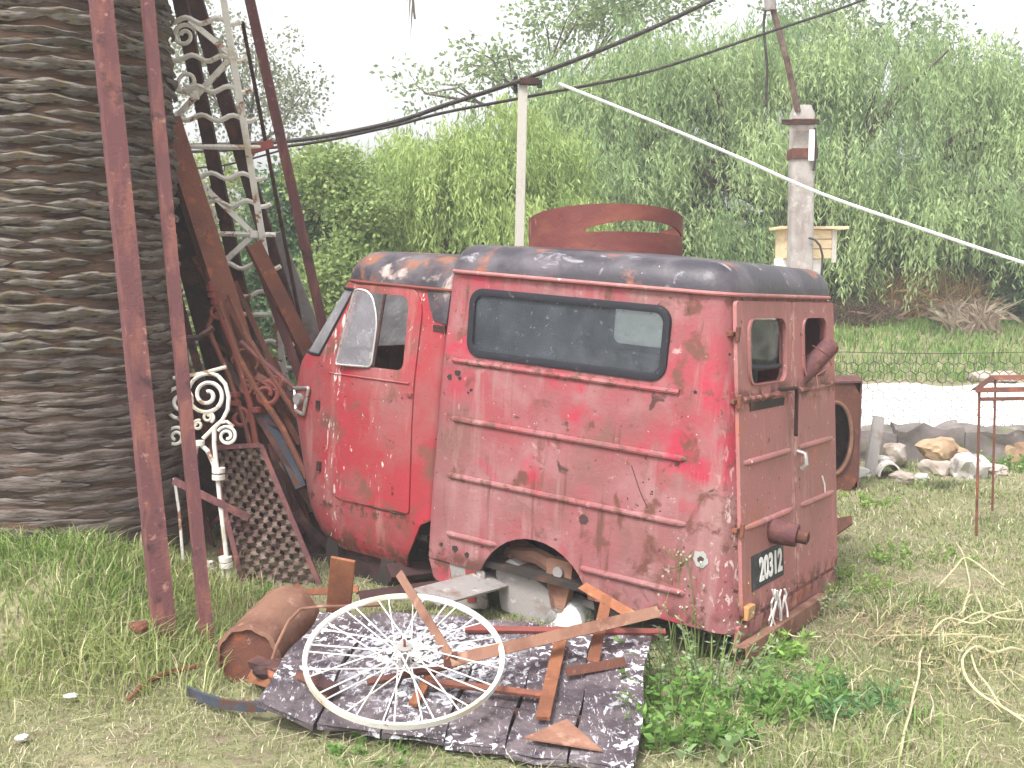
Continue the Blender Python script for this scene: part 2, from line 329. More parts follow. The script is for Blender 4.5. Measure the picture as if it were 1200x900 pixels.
M['shieldglass'] = glassmat('grimy_windscreen_glass', (.85, .88, .9), (.42, .41, .43), .7, .45)
M['quarterglass'] = glassmat('smeared_quarter_glass', (.88, .86, .90), (.52, .50, .53), .38, .4)
def leafmat(name, trans=.35, rough=.6, gain=1.0):
    m, nt, bs = newmat(name); out = nt.nodes['Material Output']
    at_ = nt.nodes.new('ShaderNodeAttribute'); at_.attribute_name = 'Col'
    nt.links.new(at_.outputs['Color'], bs.inputs['Base Color']); bs.inputs['Roughness'].default_value = rough; bs.inputs['Specular IOR Level'].default_value = .25
    tl = nt.nodes.new('ShaderNodeBsdfTranslucent'); nt.links.new(at_.outputs['Color'], tl.inputs[0])
    mx = nt.nodes.new('ShaderNodeMixShader'); mx.inputs[0].default_value = trans
    nt.links.new(bs.outputs[0], mx.inputs[1]); nt.links.new(tl.outputs[0], mx.inputs[2]); nt.links.new(mx.outputs[0], out.inputs[0]); return m
M['leaf'] = leafmat('foliage', .48); M['grass'] = leafmat('grass_blades', .35, .7)
# ================================================================== THE SETTING
def ground_material():
    m, nt, bs = newmat('lawn_soil'); tc = nt.nodes.new('ShaderNodeTexCoord'); co = tc.outputs['Object']
    c = mixc(nt, noise_mask(nt, co, 1.1, .42, .62, 5, .6, 0, 1), (.19, .19, .09), (.32, .28, .175))
    c = mixc(nt, noise_mask(nt, co, 6, .5, .68, 6, .6, 0, 2), c, (.19, .145, .10))
    c = mixc(nt, noise_mask(nt, co, 22, .55, .7, 5, .6, 0, 3), c, (.09, .12, .03))
    nt.links.new(c, bs.inputs['Base Color']); bs.inputs['Roughness'].default_value = .95
    b = nt.nodes.new('ShaderNodeBump'); b.inputs['Strength'].default_value = .8; b.inputs['Distance'].default_value = .03
    nt.links.new(noise_mask(nt, co, 30, 0, 1, 6, .7, 0, 4), b.inputs['Height']); nt.links.new(b.outputs[0], bs.inputs['Normal'])
    return m
M['soil'] = ground_material()
xs = np.concatenate([np.linspace(-60, -9, 16), np.linspace(-8.5, 14, 120), np.linspace(15, 60, 16)])
ys = np.concatenate([np.linspace(-40, 1, 10), np.linspace(1.4, 9.2, 66), np.linspace(9.24, 9.5, 9), np.linspace(9.6, 24, 60), np.linspace(26, 90, 14)])
X, Y = np.meshgrid(xs, ys); Z = gz(X, Y)
g = B(); nx = len(xs)
g.add(list(zip(X.ravel(), Y.ravel(), Z.ravel())), [(j * nx + i, j * nx + i + 1, (j + 1) * nx + i + 1, (j + 1) * nx + i) for j in range(len(ys) - 1) for i in range(nx - 1)])
go = g.build('ground', M['soil'], smooth=True, loc=(0, 0, 0), angle=180); tag(go, kind='structure')
# white gravel terrace behind the low wall
def gravel_material():
    m, nt, bs = newmat('white_gravel'); tc = nt.nodes.new('ShaderNodeTexCoord'); co = tc.outputs['Object']
    v = nt.nodes.new('ShaderNodeTexVoronoi'); v.inputs['Scale'].default_value = 18; nt.links.new(co, v.inputs['Vector'])
    c = mixc(nt, noise_mask(nt, co, 3, .45, .65, 5, .6, 0, 1), (.80, .78, .76), (.62, .60, .57))
    nt.links.new(c, bs.inputs['Base Color']); bs.inputs['Roughness'].default_value = .9
    b = nt.nodes.new('ShaderNodeBump'); b.inputs['Strength'].default_value = .6; b.inputs['Distance'].default_value = .03
    nt.links.new(v.outputs['Distance'], b.inputs['Height']); nt.links.new(b.outputs[0], bs.inputs['Normal']); return m
g = B(); gx = np.linspace(.8, 16, 50); gy = np.linspace(9.42, 12.6, 18)
X, Y = np.meshgrid(gx, gy); Z = gz(X, Y) + .012
Z[-1] -= .1; Z[:, 0] -= .05
Y = Y + np.where(np.arange(18)[:, None] > 13, .12 * np.sin(X * 2.3) + .05 * np.sin(X * 6.1), 0) + np.where(np.arange(18)[:, None] > 13, .05 * (X - 3), 0)
Z = np.maximum(Z, gz(X, Y) + .008)
g.add(list(zip(X.ravel(), Y.ravel(), Z.ravel())), [(j * 50 + i, j * 50 + i + 1, (j + 1) * 50 + i + 1, (j + 1) * 50 + i) for j in range(17) for i in range(49)])
tag(g.build('gravel_path', gravel_material(), smooth=True, loc=(0, 0, 0), angle=180), kind='structure')

# low retaining wall: rough blocks in one run, coping uneven
wl = thing('retaining_wall', 'low dark mossy concrete wall below the white gravel', 'wall', (3.0, 9.36, 0))
x = .9; i = 0
random.seed(3)
while x < 13:
    L = random.uniform(.55, 1.1); h = random.uniform(.255, .30)
    bm = bmesh.new(); bmesh.ops.create_cube(bm, size=1); bmesh.ops.subdivide_edges(bm, edges=bm.edges[:], cuts=7, use_grid_fill=True)
    for v in bm.verts:
        q0 = Vector((v.co.x * (L - .006), v.co.y * .22, v.co.z * (h + .08))); w0 = q0 + Vector((x + L / 2, 0, 0))
        q0 += Vector((.4, 1, 1)) * (.035 * noise.noise(w0 * 6) + .015 * noise.noise(w0 * 17)) * (1.3 if v.co.z > 0 else .8); v.co = q0 + Vector((x + L / 2, 9.36 + .02 * math.sin(x * 3), h / 2 - .04)) - wl.location
    me = bpy.data.meshes.new('wall_block'); bm.to_mesh(me); bm.free(); me.materials.append(M['oldwall']); shade_auto(me, 50); o = bpy.data.objects.new('wall_block', me); o.parent = wl; COL.objects.link(o); x += L; i += 1

# hexagonal wire netting standing on the wall
nf = thing('wire_fence', 'low hexagonal wire netting fence standing along the gravel edge', 'fence', (3.0, 9.52, .26))
def hexwire():
    V = []; Fc = []; s = .052; cw = s * math.sqrt(3); r = .0030; nb = B()
    def strip(a, b):
        a, b = Vector(a), Vector(b); d = (b - a).normalized(); u = Vector((-d.z, 0, d.x)) * r; n = Vector((0, r, 0))
        nb.add([a + u, a - n, a - u + n * .5, b + u, b - n, b - u + n * .5], [(0, 1, 4, 3), (1, 2, 5, 4), (2, 0, 3, 5)])
    z0 = .25; rows = 8
    for j in range(rows):
        for i_ in range(int(9.2 / cw)):
            x0 = 1.3 + i_ * cw + (cw / 2 if j % 2 else 0); zc = z0 + j * 1.5 * s
            jit = lambda x_, z_: (x_ + .006 * math.sin(9 * x_ + 31 * z_), 9.55 + .02 * math.sin(x_ * 3) + .008 * math.sin(z_ * 19 + x_ * 7), z_ + .007 * math.sin(23 * x_ - 9 * z_))
            strip(jit(x0, zc), jit(x0 + cw / 2, zc + s / 2)); strip(jit(x0 + cw / 2, zc + s / 2), jit(x0 + cw, zc)); strip(jit(x0 + cw / 2, zc + s / 2), jit(x0 + cw / 2, zc + 1.5 * s))
    return nb
M['wire'] = layered('galvanised_wire', (.045, .04, .04), [((.06, .04, .03), 20, .5, .7)], .8, 0)
hexwire().build('netting', M['wire'], nf)
B().tube([(1.25 + .4 * i, 9.55 + .02 * math.sin((1.25 + .4 * i) * 3), 0.905 - .012 * abs(math.sin(i * .8))) for i in range(24)], .003, 5).build('top_wire', M['wire'], nf)
for px_ in (1.25, 4.9, 8.1, 10.3):
    B().tube([(px_, 9.55, .15), (px_ + .01, 9.55, .7), (px_ - .01, 9.55, .95)], [.018, .017, .016], 7).build('post', M['rustdark'], nf, smooth=True)

# ------------------------------------------------------------------ grass: blades nobody could count
def blades(n, xr, yr, hmin, hmax, wid, cols, mask=None, lean=.5, seed=1, zfun=gz, dry=None):
    r = np.random.default_rng(seed); x = r.uniform(*xr, n); y = r.uniform(*yr, n)
    keep = np.ones(n, bool)
    if mask is not None: keep = mask(x, y, r)
    x, y = x[keep], y[keep]; n = len(x); z = zfun(x, y) - .005
    h = r.uniform(hmin, hmax, n) * (.75 + .5 * np.abs(np.sin(x * 2.1 + 1.3 * np.sin(y * 1.7)) * np.sin(y * 2.9 + x)))
    a = r.uniform(0, 2 * np.pi, n); dx, dy = np.cos(a), np.sin(a); l = r.uniform(.1, 1, n) * lean * h * 1.6
    wx, wy = -dy * wid * r.uniform(.6, 1.3, n), dx * wid * r.uniform(.6, 1.3, n)
    p0 = np.stack([x, y, z], 1); m_ = p0 + np.stack([dx * l * .35, dy * l * .35, h * .62], 1); t = p0 + np.stack([dx * l, dy * l, h * (1 - .25 * l / (h * lean * 1.6))], 1)
    wv = np.stack([wx, wy, np.zeros(n)], 1)
    q1 = np.stack([p0 - wv, p0 + wv, m_ + wv * .8, m_ - wv * .8], 1); q2 = np.stack([m_ - wv * .8, m_ + wv * .8, t + wv * .12, t - wv * .12], 1)
    dn = .5 + .5 * np.sin(x * 1.9 + 2 * np.sin(y * 1.3)) * np.sin(y * 2.3 + 1.5 * np.sin(x * .9)) + r.normal(0, .28, n)
    if dry is not None: dn = dn + dry(x, y)
    k = np.clip(dn, 0, 1)[:, None]; c = np.array(cols[0]) * (1 - k) + np.array(cols[1]) * k
    sel = r.random(n) < .16; c[sel] = np.array(cols[2]); c *= r.uniform(.7, 1.25, (n, 1))
    return np.concatenate([q1, q2]), np.concatenate([c, c])
GREEN = (.175, .27, .075); OLIVE = (.34, .34, .175); STRAW = (.62, .57, .41)
_BQ = [gp(296, 842, .03), gp(750, 905, .03), gp(768, 735, .03), gp(370, 705, .03)]
def inquad(x, y, Q, m=0):
    ins = np.ones(len(x), bool)
    for i in range(4):
        a, b = Q[i], Q[(i + 1) % 4]; ins &= ((b.x - a.x) * (y - a.y) - (b.y - a.y) * (x - a.x)) > -m
    return ins
VANQ = [Vector((1.0, 4.55, 0)), Vector((1.65, 5.55, 0)), Vector((-.5, 7.1, 0)), Vector((-1.1, 6.1, 0))]
def lawnmask(x, y, r):
    k = ~inquad(x, y, _BQ); van = inquad(x, y, VANQ); k &= ~(van & (r.random(len(x)) < .93))
    k &= (np.abs(x) < .52 * y + .5); k &= (x + 2.35) ** 2 + (y - 5.75) ** 2 > .40
    bare = np.sin(x * 2.7 + 1.1) * np.sin(y * 3.3 + .5 * x) + .35 * np.sin(x * 9) * np.sin(y * 8)
    k &= r.random(len(x)) > np.clip((bare - .35) * 1.1, 0, .72)
    return k
dryf = lambda x, y: .35 * npss(-.2, 1.6, x) * npss(4.4, 3.6, y) + .35 * npss(6.0, 5.0, y) * npss(1.2, 2.0, x) - .35 * npss(-1.2, -2.0, x) * npss(4.3, 5, y) + .30 * npss(-.6, -1.6, x) * npss(4.3, 3.7, y)
Va, Ca = zip(blades(150000, (-3.2, 3.6), (3.0, 6.2), .012, .038, .0019, (GREEN, OLIVE, STRAW), lawnmask, 1.0, 1, dry=dryf),
             blades(60000, (-2, 6.5), (6.0, 9.25), .015, .05, .0036, (GREEN, OLIVE, STRAW), lawnmask, .9, 2, dry=dryf),
             blades(24000, (-3.3, -1.15), (3.9, 5.5), .06, .17, .0026, ((.20, .31, .075), (.31, .35, .13), (.60, .55, .34)), lambda x, y, r: lawnmask(x, y, r) & (r.random(len(x)) < npss(-1.0, -1.9, x) * npss(3.9, 4.5, y) * 1.0 + .02), .9, 3, dry=dryf),
             blades(9000, (.3, 3.2), (3.2, 5.8), .04, .12, .0030, (GREEN, OLIVE, STRAW), lambda x, y, r: lawnmask(x, y, r) & (np.sin(x * 3.3 + 1) * np.sin(y * 2.9) > .15), .9, 4))
tag(soup('lawn_grass', np.concatenate(Va), np.concatenate(Ca), M['grass']), 'short patchy green and straw lawn grass in the yard', 'grass', kind='stuff')
v, c = blades(95000, (-7, 12), (12.3, 20), .05, .17, .0065, ((.14, .29, .06), (.21, .31, .09), (.38, .38, .18)), lambda x, y, r: (np.abs(x) < .52 * y + 1) & ((y > 12.75 + .12 * np.sin(x * 2.3) + .04 * (x - 3)) | (x < 1)), .7, 5)
tag(soup('bank_grass', v, c, M['grass']), 'bright green grass covering the bank behind the gravel', 'grass', kind='stuff')
# straw lying flat on the lawn
r = np.random.default_rng(11); n = 9000; x = r.uniform(-3, 3.4, n); y = r.uniform(3.1, 6.6, n); k = lawnmask(x, y, r) & (r.random(n) < .35 + .6 * (np.sin(x * 1.9 + 2) * np.sin(y * 2.1) > 0)); x, y = x[k], y[k]; n = len(x)
a = r.uniform(0, 6.28, n); L = r.uniform(.02, .075, n); z = gz(x, y) + r.uniform(.008, .04, n); d = np.stack([np.cos(a) * L, np.sin(a) * L, r.uniform(-.4, .4, n) * L], 1); wv = np.stack([-np.sin(a), np.cos(a), np.zeros(n)], 1) * r.uniform(.0008, .0019, n)[:, None]
p = np.stack([x, y, z], 1); V = np.stack([p - d - wv, p - d + wv, p + d + wv, p + d - wv], 1)
tag(soup('dry_straw', V, np.array([[.50, .44, .30]]) * r.uniform(.55, 1.15, (n, 1)), M['grass']), 'scattered dry straw lying over the lawn', 'straw', kind='stuff')

# ------------------------------------------------------------------ trees
def leafquads(p, d, L, W, r):
    n = len(p); d = d / np.linalg.norm(d, axis=1, keepdims=True); rv = r.normal(size=(n, 3)); s = np.cross(d, rv); s /= np.linalg.norm(s, axis=1, keepdims=True) + 1e-9
    L = np.asarray(L).reshape(-1, 1); W = np.asarray(W).reshape(-1, 1)
    return np.stack([p, p + d * L * .45 + s * W, p + d * L, p + d * L * .45 - s * W], 1)
def limbs(base, blobs, r0, root, name_mat, seed, rise=.45):
    rd = random.Random(seed); base = Vector(base); mb = B()
    cz = sum(b[2] for b in blobs) / len(blobs); cx_ = sum(b[0] for b in blobs) / len(blobs); cy_ = sum(b[1] for b in blobs) / len(blobs)
    fork = base + (Vector((cx_, cy_, cz)) - base) * rise
    pts = [base + Vector((0, 0, -.15))] + [base.lerp(fork, t) + Vector((rd.uniform(-.06, .06), rd.uniform(-.06, .06), 0)) for t in (.3, .6)] + [fork]
    mb.tube(pts, [r0 * 1.25, r0, r0 * .85, r0 * .75], 9); mb.build('trunk', name_mat, root, smooth=True)
    lb = B()
    for b in blobs:
        c = Vector(b[:3]); mid = fork.lerp(c, .5) + Vector((rd.uniform(-.2, .2), rd.uniform(-.2, .2), rd.uniform(0, .3)))
        lb.tube([fork, fork.lerp(mid, .5) + Vector((0, 0, .1)), mid, c, c + Vector((rd.uniform(-.3, .3), 0, b[5] * .5))], [r0 * .5, r0 * .4, r0 * .3, r0 * .18, r0 * .06], 6)
        for k in range(3):
            e = c + Vector((rd.uniform(-.65, .65) * b[3], rd.uniform(-.65, .65) * b[4], rd.uniform(-.2, .45) * b[5])); lb.tube([mid, mid.lerp(e, .5) + Vector((0, 0, .15)), e], [r0 * .2, r0 * .14, r0 * .05], 5)
    lb.build('limbs', name_mat, root, smooth=True)
def weeping_crown(blobs, nclump, nl, slen, leaf, cols, root, seed, per=14):
    r = np.random.default_rng(seed); P = []; C = []
    vol = np.array([b[3] * b[5] for b in blobs]); pick = r.choice(len(blobs), nclump, p=vol / vol.sum())
    for i in range(nclump):            # each bough end drops a tassel of strands
        b = blobs[pick[i]]; u = r.normal(size=3); u /= np.linalg.norm(u); u[2] = abs(u[2]) * 1.05 - .3; k = r.uniform(.45, 1.06)
        s0 = np.array(b[:3]) + u * np.array(b[3:6]) * k; L0 = slen * r.uniform(.5, 1.25); tone = np.clip(r.normal(.5, .38), 0, 1)
        base = np.array(cols[0]) + (np.array(cols[1]) - np.array(cols[0])) * tone; out = np.array([u[0], u[1], 0]) * r.uniform(.1, .5) + r.normal(0, .12, 3) * [1, 1, 0]
        for q_ in range(per):
            l = L0 * r.uniform(.5, 1.05); t = np.linspace(0, 1, nl); s = s0 + r.normal(0, 1, 3) * [.16, .16, .10] * slen
            path = s + np.outer(np.sqrt(t) * l * .55, out + r.normal(0, .12, 3) * [1, 1, 0]) + np.outer(t ** 1.2 * l, [0, 0, -1]) + r.normal(0, leaf[0] * .22, (nl, 3))
            d = np.tile([0, 0, -1.0], (nl, 1)) + np.array([u[0], u[1], 0]) * .2 + r.normal(0, .42, (nl, 3))
            P.append(leafquads(path, d, r.uniform(.7, 1.3, nl) * leaf[0], r.uniform(.7, 1.3, nl) * leaf[1], r))
            C.append(np.tile(base, (nl, 1)) * r.uniform(.8, 1.2, (nl, 1)))
    return soup('crown', np.concatenate(P), np.concatenate(C), M['leaf'], root)
def bushy_crown(blobs, n, leaf, cols, root, seed, fill=.55, droop=.2, name='crown'):
    r = np.random.default_rng(seed); vol = np.array([b[3] * b[4] * b[5] for b in blobs]) ** .75; nc = max(30, n // 26)
    pick = r.choice(len(blobs), nc, p=vol / vol.sum()); bl = np.array(blobs)[pick]
    u = r.normal(size=(nc, 3)); u /= np.linalg.norm(u, axis=1, keepdims=True); k = r.uniform(fill, 1.05, (nc, 1))
    cc = bl[:, :3] + u * bl[:, 3:6] * k; tone = np.clip(r.normal(.5, .33, nc), 0, 1)
    m = 26; p = np.repeat(cc, m, 0) + r.normal(0, 1, (nc * m, 3)) * leaf[0] * 1.5; d = np.repeat(u, m, 0) + r.normal(0, .8, (nc * m, 3)) + np.array([0, 0, -droop])
    N = nc * m; V = leafquads(p, d, r.uniform(.6, 1.3, N) * leaf[0], r.uniform(.6, 1.3, N) * leaf[1], r)
    c = np.array(cols[0]) + (np.array(cols[1]) - np.array(cols[0])) * np.repeat(tone, m)[:, None]; c = c * r.uniform(.7, 1.3, (N, 1))
    return soup(name, V, c, M['leaf'], root)
def blob(px, py, d, rx, rz, ry=None):
    p = at(px, py, d); s = d / F; return (p.x, p.y, p.z, rx * s, (ry or rx) * s, rz * s)
def tree(name, label, basepx, d, blobs, r0, group=None, seed=1, rise=.45):
    b = at(basepx, 300, d); b.z = float(gz(b.x, b.y)); o = bpy.data.objects.new(name, None); COL.objects.link(o); o.location = (0, 0, 0); tag(o, label, 'tree', group)
    limbs(b, blobs, r0, o, M['bark'], seed, rise); return o
PG = [(.19, .29, .13), (.42, .52, .25)]
bl = [blob(690, 120, 16.2, 70, 60), blob(760, 90, 16.5, 120, 85), blob(900, 70, 17, 150, 75), blob(1060, 95, 16.5, 130, 80), blob(1190, 150, 16, 100, 90), blob(700, 190, 15.5, 100, 75), blob(850, 180, 16, 130, 80), blob(1000, 200, 15.5, 110, 70), blob(1120, 240, 15.3, 120, 60), blob(1260, 240, 15.5, 110, 70), blob(790, 265, 15.4, 110, 40), blob(950, 290, 15.6, 100, 36)]
t = tree('pepper_tree', 'huge weeping pepper tree with feathery hanging foliage behind the concrete pole', 985, 16.6, bl, .26, 'weeping trees behind the van', 5)
weeping_crown(bl, 560, 20, 1.15, (.11, .0105), PG, t, 21, 16)
bl = [blob(520, 190, 13.5, 95, 62), blob(600, 170, 13.8, 80, 70), blob(450, 225, 13.2, 60, 45), blob(560, 250, 13.3, 110, 45), blob(640, 250, 13.6, 70, 50), blob(455, 270, 13.0, 65, 34)]
t = tree('pepper_tree', 'smaller light green weeping tree behind the white wooden pole', 560, 13.7, bl, .14, 'weeping trees behind the van', 6)
weeping_crown(bl, 250, 18, .8, (.095, .0095), [(.24, .34, .11), (.46, .56, .21)], t, 22, 14)
bl = [blob(300, 80, 21, 60, 55), blob(340, 130, 21, 55, 45), blob(255, 120, 21, 50, 50), blob(230, 50, 21, 60, 60)]
t = tree('slender_tree', 'sparse airy tree with tiny leaves against the white sky behind the lattice', 300, 21, bl, .10, None, 7, .6)
bushy_crown(bl, 5600, (.085, .028), [(.16, .19, .11), (.28, .30, .19)], t, 23, .2)
bl = [blob(680, 20, 20, 80, 45), blob(580, 75, 20, 60, 36), blob(760, 0, 20, 80, 40), blob(500, 110, 20, 50, 24)]
t = tree('slender_tree', 'thin leafy tree top rising above the smaller weeping tree', 640, 20, bl, .10, None, 8, .6)
bushy_crown(bl, 5200, (.10, .03), [(.15, .22, .09), (.27, .35, .15)], t, 24, .2)
bl = [blob(1040, 40, 20, 90, 36), blob(1150, 100, 20, 80, 50), blob(1210, 160, 20, 60, 60), blob(960, 15, 20, 80, 30)]
t = tree('slender_tree', 'open leafy tree showing above the big weeping tree at the right edge', 1100, 20, bl, .10, None, 9, .6)
bushy_crown(bl, 6000, (.10, .03), [(.15, .22, .10), (.26, .33, .16)], t, 25, .2)
def shrub(label, basepx, d, blobs, n, leaf, cols, seed, fill=.45, group='shrubs along the back of the yard'):
    b = at(basepx, 330, d); b.z = float(gz(b.x, b.y)); o = bpy.data.objects.new('shrub', None); COL.objects.link(o); tag(o, label, 'shrub', group)
    rd = random.Random(seed); sm = B()
    for q in blobs:
        for k in range(3):
            p = Vector((b.x + rd.uniform(-.2, .2), b.y, b.z - .08)); e = Vector(q[:3]) + Vector((rd.uniform(-.5, .5) * q[3], 0, rd.uniform(0, .5) * q[5])); sm.tube([p, p.lerp(e, .5) + Vector((rd.uniform(-.1, .1), 0, .05)), e], [.03, .02, .008], 5)
    tag(sm.build('stem', M['bark'], o, smooth=True), kind='stuff'); bushy_crown(blobs, n, leaf, cols, o, seed, fill, name='foliage'); return o
DG = [(.05, .11, .045), (.11, .21, .08)]
shrub('dark green leafy bush behind the iron lattice', 350, 13, [blob(345, 235, 13, 60, 50), blob(330, 300, 12.8, 55, 50), blob(300, 350, 12.6, 60, 50), blob(385, 330, 12.6, 45, 60)], 20000, (.06, .022), [(.075, .14, .065), (.16, .25, .11)], 31)
shrub('lime green climber beside the cab roof', 400, 12.2, [blob(385, 210, 12.4, 42, 40), blob(420, 245, 12.2, 35, 35), blob(372, 345, 12.0, 36, 40), blob(410, 310, 12.1, 40, 45)], 15000, (.055, .021), [(.19, .28, .09), (.38, .46, .19)], 32)
shrub('pale yellow green bush seen between the leaning beams', 240, 13.5, [blob(240, 215, 13.5, 60, 45), blob(250, 300, 13.3, 60, 60), blob(210, 380, 13, 70, 50), blob(290, 410, 12.6, 60, 36), blob(170, 300, 13.5, 60, 80)], 18000, (.055, .022), [(.21, .27, .10), (.40, .45, .20)], 33)
shrub('deep green undergrowth behind the rusty ring', 760, 17.8, [blob(650, 300, 17.8, 120, 45), blob(790, 300, 17.8, 110, 50), blob(880, 310, 17.8, 90, 45), blob(540, 310, 17.5, 120, 45), blob(430, 330, 17.5, 90, 60)], 15000, (.12, .045), DG, 34)
shrub('deep green hedge at the back on the right', 1080, 18.2, [blob(1000, 290, 18.2, 80, 60), blob(1080, 280, 18.4, 90, 60), blob(1170, 290, 18.2, 90, 62), blob(1260, 300, 18, 90, 70), blob(980, 350, 17.5, 50, 36)], 17000, (.12, .045), DG, 35)
shrub('blue green broadleaf bush by the dry canes', 1145, 16, [blob(1140, 345, 16, 34, 30), blob(1185, 350, 15.8, 40, 34), blob(1225, 345, 15.8, 40, 40)], 6000, (.10, .045), [(.06, .13, .06), (.13, .22, .11)], 36)
# dry canes and brushwood under the big tree
def canes(name, label, n, x0, x1, y, d, hmin, hmax, cols, seed, rad=.012, spread=.35):
    r = random.Random(seed); a = at(x0, y, d); b = at(x1, y, d); V = []; C = []
    for i in range(n):
        p = a.lerp(b, r.random()); p.y += r.uniform(-.3, .3); p.z = float(gz(p.x, p.y)) - .03
        h = r.uniform(hmin, hmax); dv = Vector((r.gauss(0, spread), r.gauss(0, spread * .6), 1)) * h; m_ = p + dv * .55; e = p + dv + Vector((dv.x * .5, 0, -h * .1))
        wv = Vector((r.uniform(.5, 1) * rad, r.uniform(-.5, .5) * rad, 0)); V += [[p - wv, p + wv, m_ + wv * .8, m_ - wv * .8], [m_ - wv * .8, m_ + wv * .8, e + wv * .2, e - wv * .2]]
        c = Vector(cols[r.randrange(len(cols))]) * r.uniform(.7, 1.3); C += [c, c]
        if r.random() < .8:
            q = p.lerp(m_, r.uniform(.5, 1)); l = Vector((r.uniform(-1, 1), r.uniform(-.5, .2), r.uniform(-.6, .5))) * .35; s = Vector((0, 0, rad * 1.6)); V.append([q, q + l * .5 + s, q + l, q + l * .5 - s]); C.append(c)
    o = soup(name, [[tuple(q) for q in f] for f in V], [tuple(q) for q in C], M['grass']); return tag(o, label, 'dry plants', kind='stuff')
canes('dry_canes', 'clump of tan dry canes under the big weeping tree', 950, 1030, 1145, 385, 15.6, .25, .95, [(.34, .20, .10), (.46, .32, .16), (.24, .12, .07), (.22, .24, .08)], 41)
canes('brushwood', 'low heap of brown brushwood behind the back doors', 420, 965, 1045, 392, 15.2, .12, .5, [(.18, .11, .08), (.28, .18, .13), (.12, .08, .06)], 42, .010, .9)
canes('dead_leaves', 'pale dead leaf clump on the bank at the right', 200, 1105, 1160, 388, 15, .2, .55, [(.45, .36, .28), (.32, .24, .18)], 43, .02, .5)
# ================================================================== THE VAN
fw = Vector((-1980, -297, 1310)).normalized(); rt = Vector((880, -85, 1310)).normalized()
def c2w(c): return Vector((c.x, c.z * CP - c.y * SP, -c.z * SP - c.y * CP))
fwW = c2w(fw).normalized(); rtW = c2w(rt); rtW = (rtW - fwW * rtW.dot(fwW)).normalized(); upW = fwW.cross(-rtW)
HW = .69
r0_ = Vector(((858 - 600) / F, (740 - 450) / F, 1)) * 4.55
OW = c2w(r0_) + Vector((0, 0, CAMH)) + rtW * HW
van = bpy.data.objects.new('delivery_van', None); COL.objects.link(van)
Mx = Matrix(((fwW.x, -rtW.x, upW.x, OW.x), (fwW.y, -rtW.y, upW.y, OW.y), (fwW.z, -rtW.z, upW.z, OW.z), (0, 0, 0, 1)))
van.matrix_world = Mx
tag(van, 'derelict small red van with black roof, missing wheel and rusty back doors', 'van')
def lin(z, tab):
    for (a, va), (b, vb) in zip(tab, tab[1:]):
        if z <= b: return va + (vb - va) * max(0, (z - a)) / (b - a)
    return tab[-1][1]
KR = .125
def box_plan(z): return (KR * z, 1.60 - .02 * z, lin(z, [(-.1, .675), (.25, .69), (.9, .69), (1.36, .665)]))
def plan(x0, x1, hw, rrear, rfront, ins=0, ns=18, nr=10, nc=6):
    x0 += ins; x1 -= ins; hw -= ins; ra = max(.01, rrear - ins); rf = max(.01, rfront - ins); P = []
    def seg(a, b, n): P.extend([(a[0] + (b[0] - a[0]) * i / n, a[1] + (b[1] - a[1]) * i / n) for i in range(n)])
    def arc(cx_, cy_, r, a0): P.extend([(cx_ + r * math.cos(R(a0 + 90 * k / nc)), cy_ + r * math.sin(R(a0 + 90 * k / nc))) for k in range(nc)])
    arc(x1 - rf, hw - rf, rf, 0); seg((x1 - rf, hw), (x0 + ra, hw), ns)
    arc(x0 + ra, hw - ra, ra, 90); seg((x0, hw - ra), (x0, -hw + ra), nr)
    arc(x0 + ra, -hw + ra, ra, 180); seg((x0 + ra, -hw), (x1 - rf, -hw), ns)
    arc(x1 - rf, -hw + rf, rf, 270); seg((x1, -hw + rf), (x1, hw - rf), nr)
    return P
def shell(zs, pl, th, mat, name):
    out = [[(x, y, z) for x, y in pl(z, 0)] for z in zs]; inn = [[(x, y, z) for x, y in pl(z, th)] for z in reversed(zs)]
    mb = B(); L = out + inn + [out[0]]; mb.loft(L, False, False)
    n = len(L[0]); k = len(L) - 1          # weld the closing ring
    mb.v = mb.v[:-n]; mb.f = [tuple(i if i < k * n else i - k * n for i in f) for f in mb.f]
    return mb.build(name, mat, van)
# --- cargo box
zs = [-.03 + 1.39 * i / 18 for i in range(19)]
body = shell(zs, lambda z, i: plan(*box_plan(z), .10, .045, i), .014, M['red'], 'cargo_body')
WIN = rr(.415, 1.415, .985, 1.275, .055)
def rearwin(s0, s1): return rr(HW - s1, HW - s0, .985, 1.262, .06)
RW1, RW2 = rearwin(.20, .63), rearwin(.86, 1.19)
ax, az, ar = .975, -.13, .31
arch = [(ax + ar * math.cos(R(a)), az + ar * math.sin(R(a))) for a in range(0, 360, 10)]
cut(body, [B().prism(WIN, 1, -1, 1), B().prism(arch, 1, -1, 1), B().prism(RW1, 0, -.3, .5), B().prism(RW2, 0, -.3, .5)])
shade_auto(body.data, 30)
def hwb(z): return box_plan(z)[2]
# floor and wheel housing
B().box((.83, 0, .0), (1.46, 1.30, .03)).build('floor', M['dark'], van)
wh = B()
for s in (1, -1):
    pr = [(ax + (ar + .02) * math.cos(R(a)), az + (ar + .02) * math.sin(R(a))) for a in range(0, 181, 12)]
    loops = [[(x, s * y, z) for x, z in pr] for y in (.67, .36)]; wh.loft(loops, False, True, False)
wh.build('wheel_housing', M['dark'], van, smooth=True)
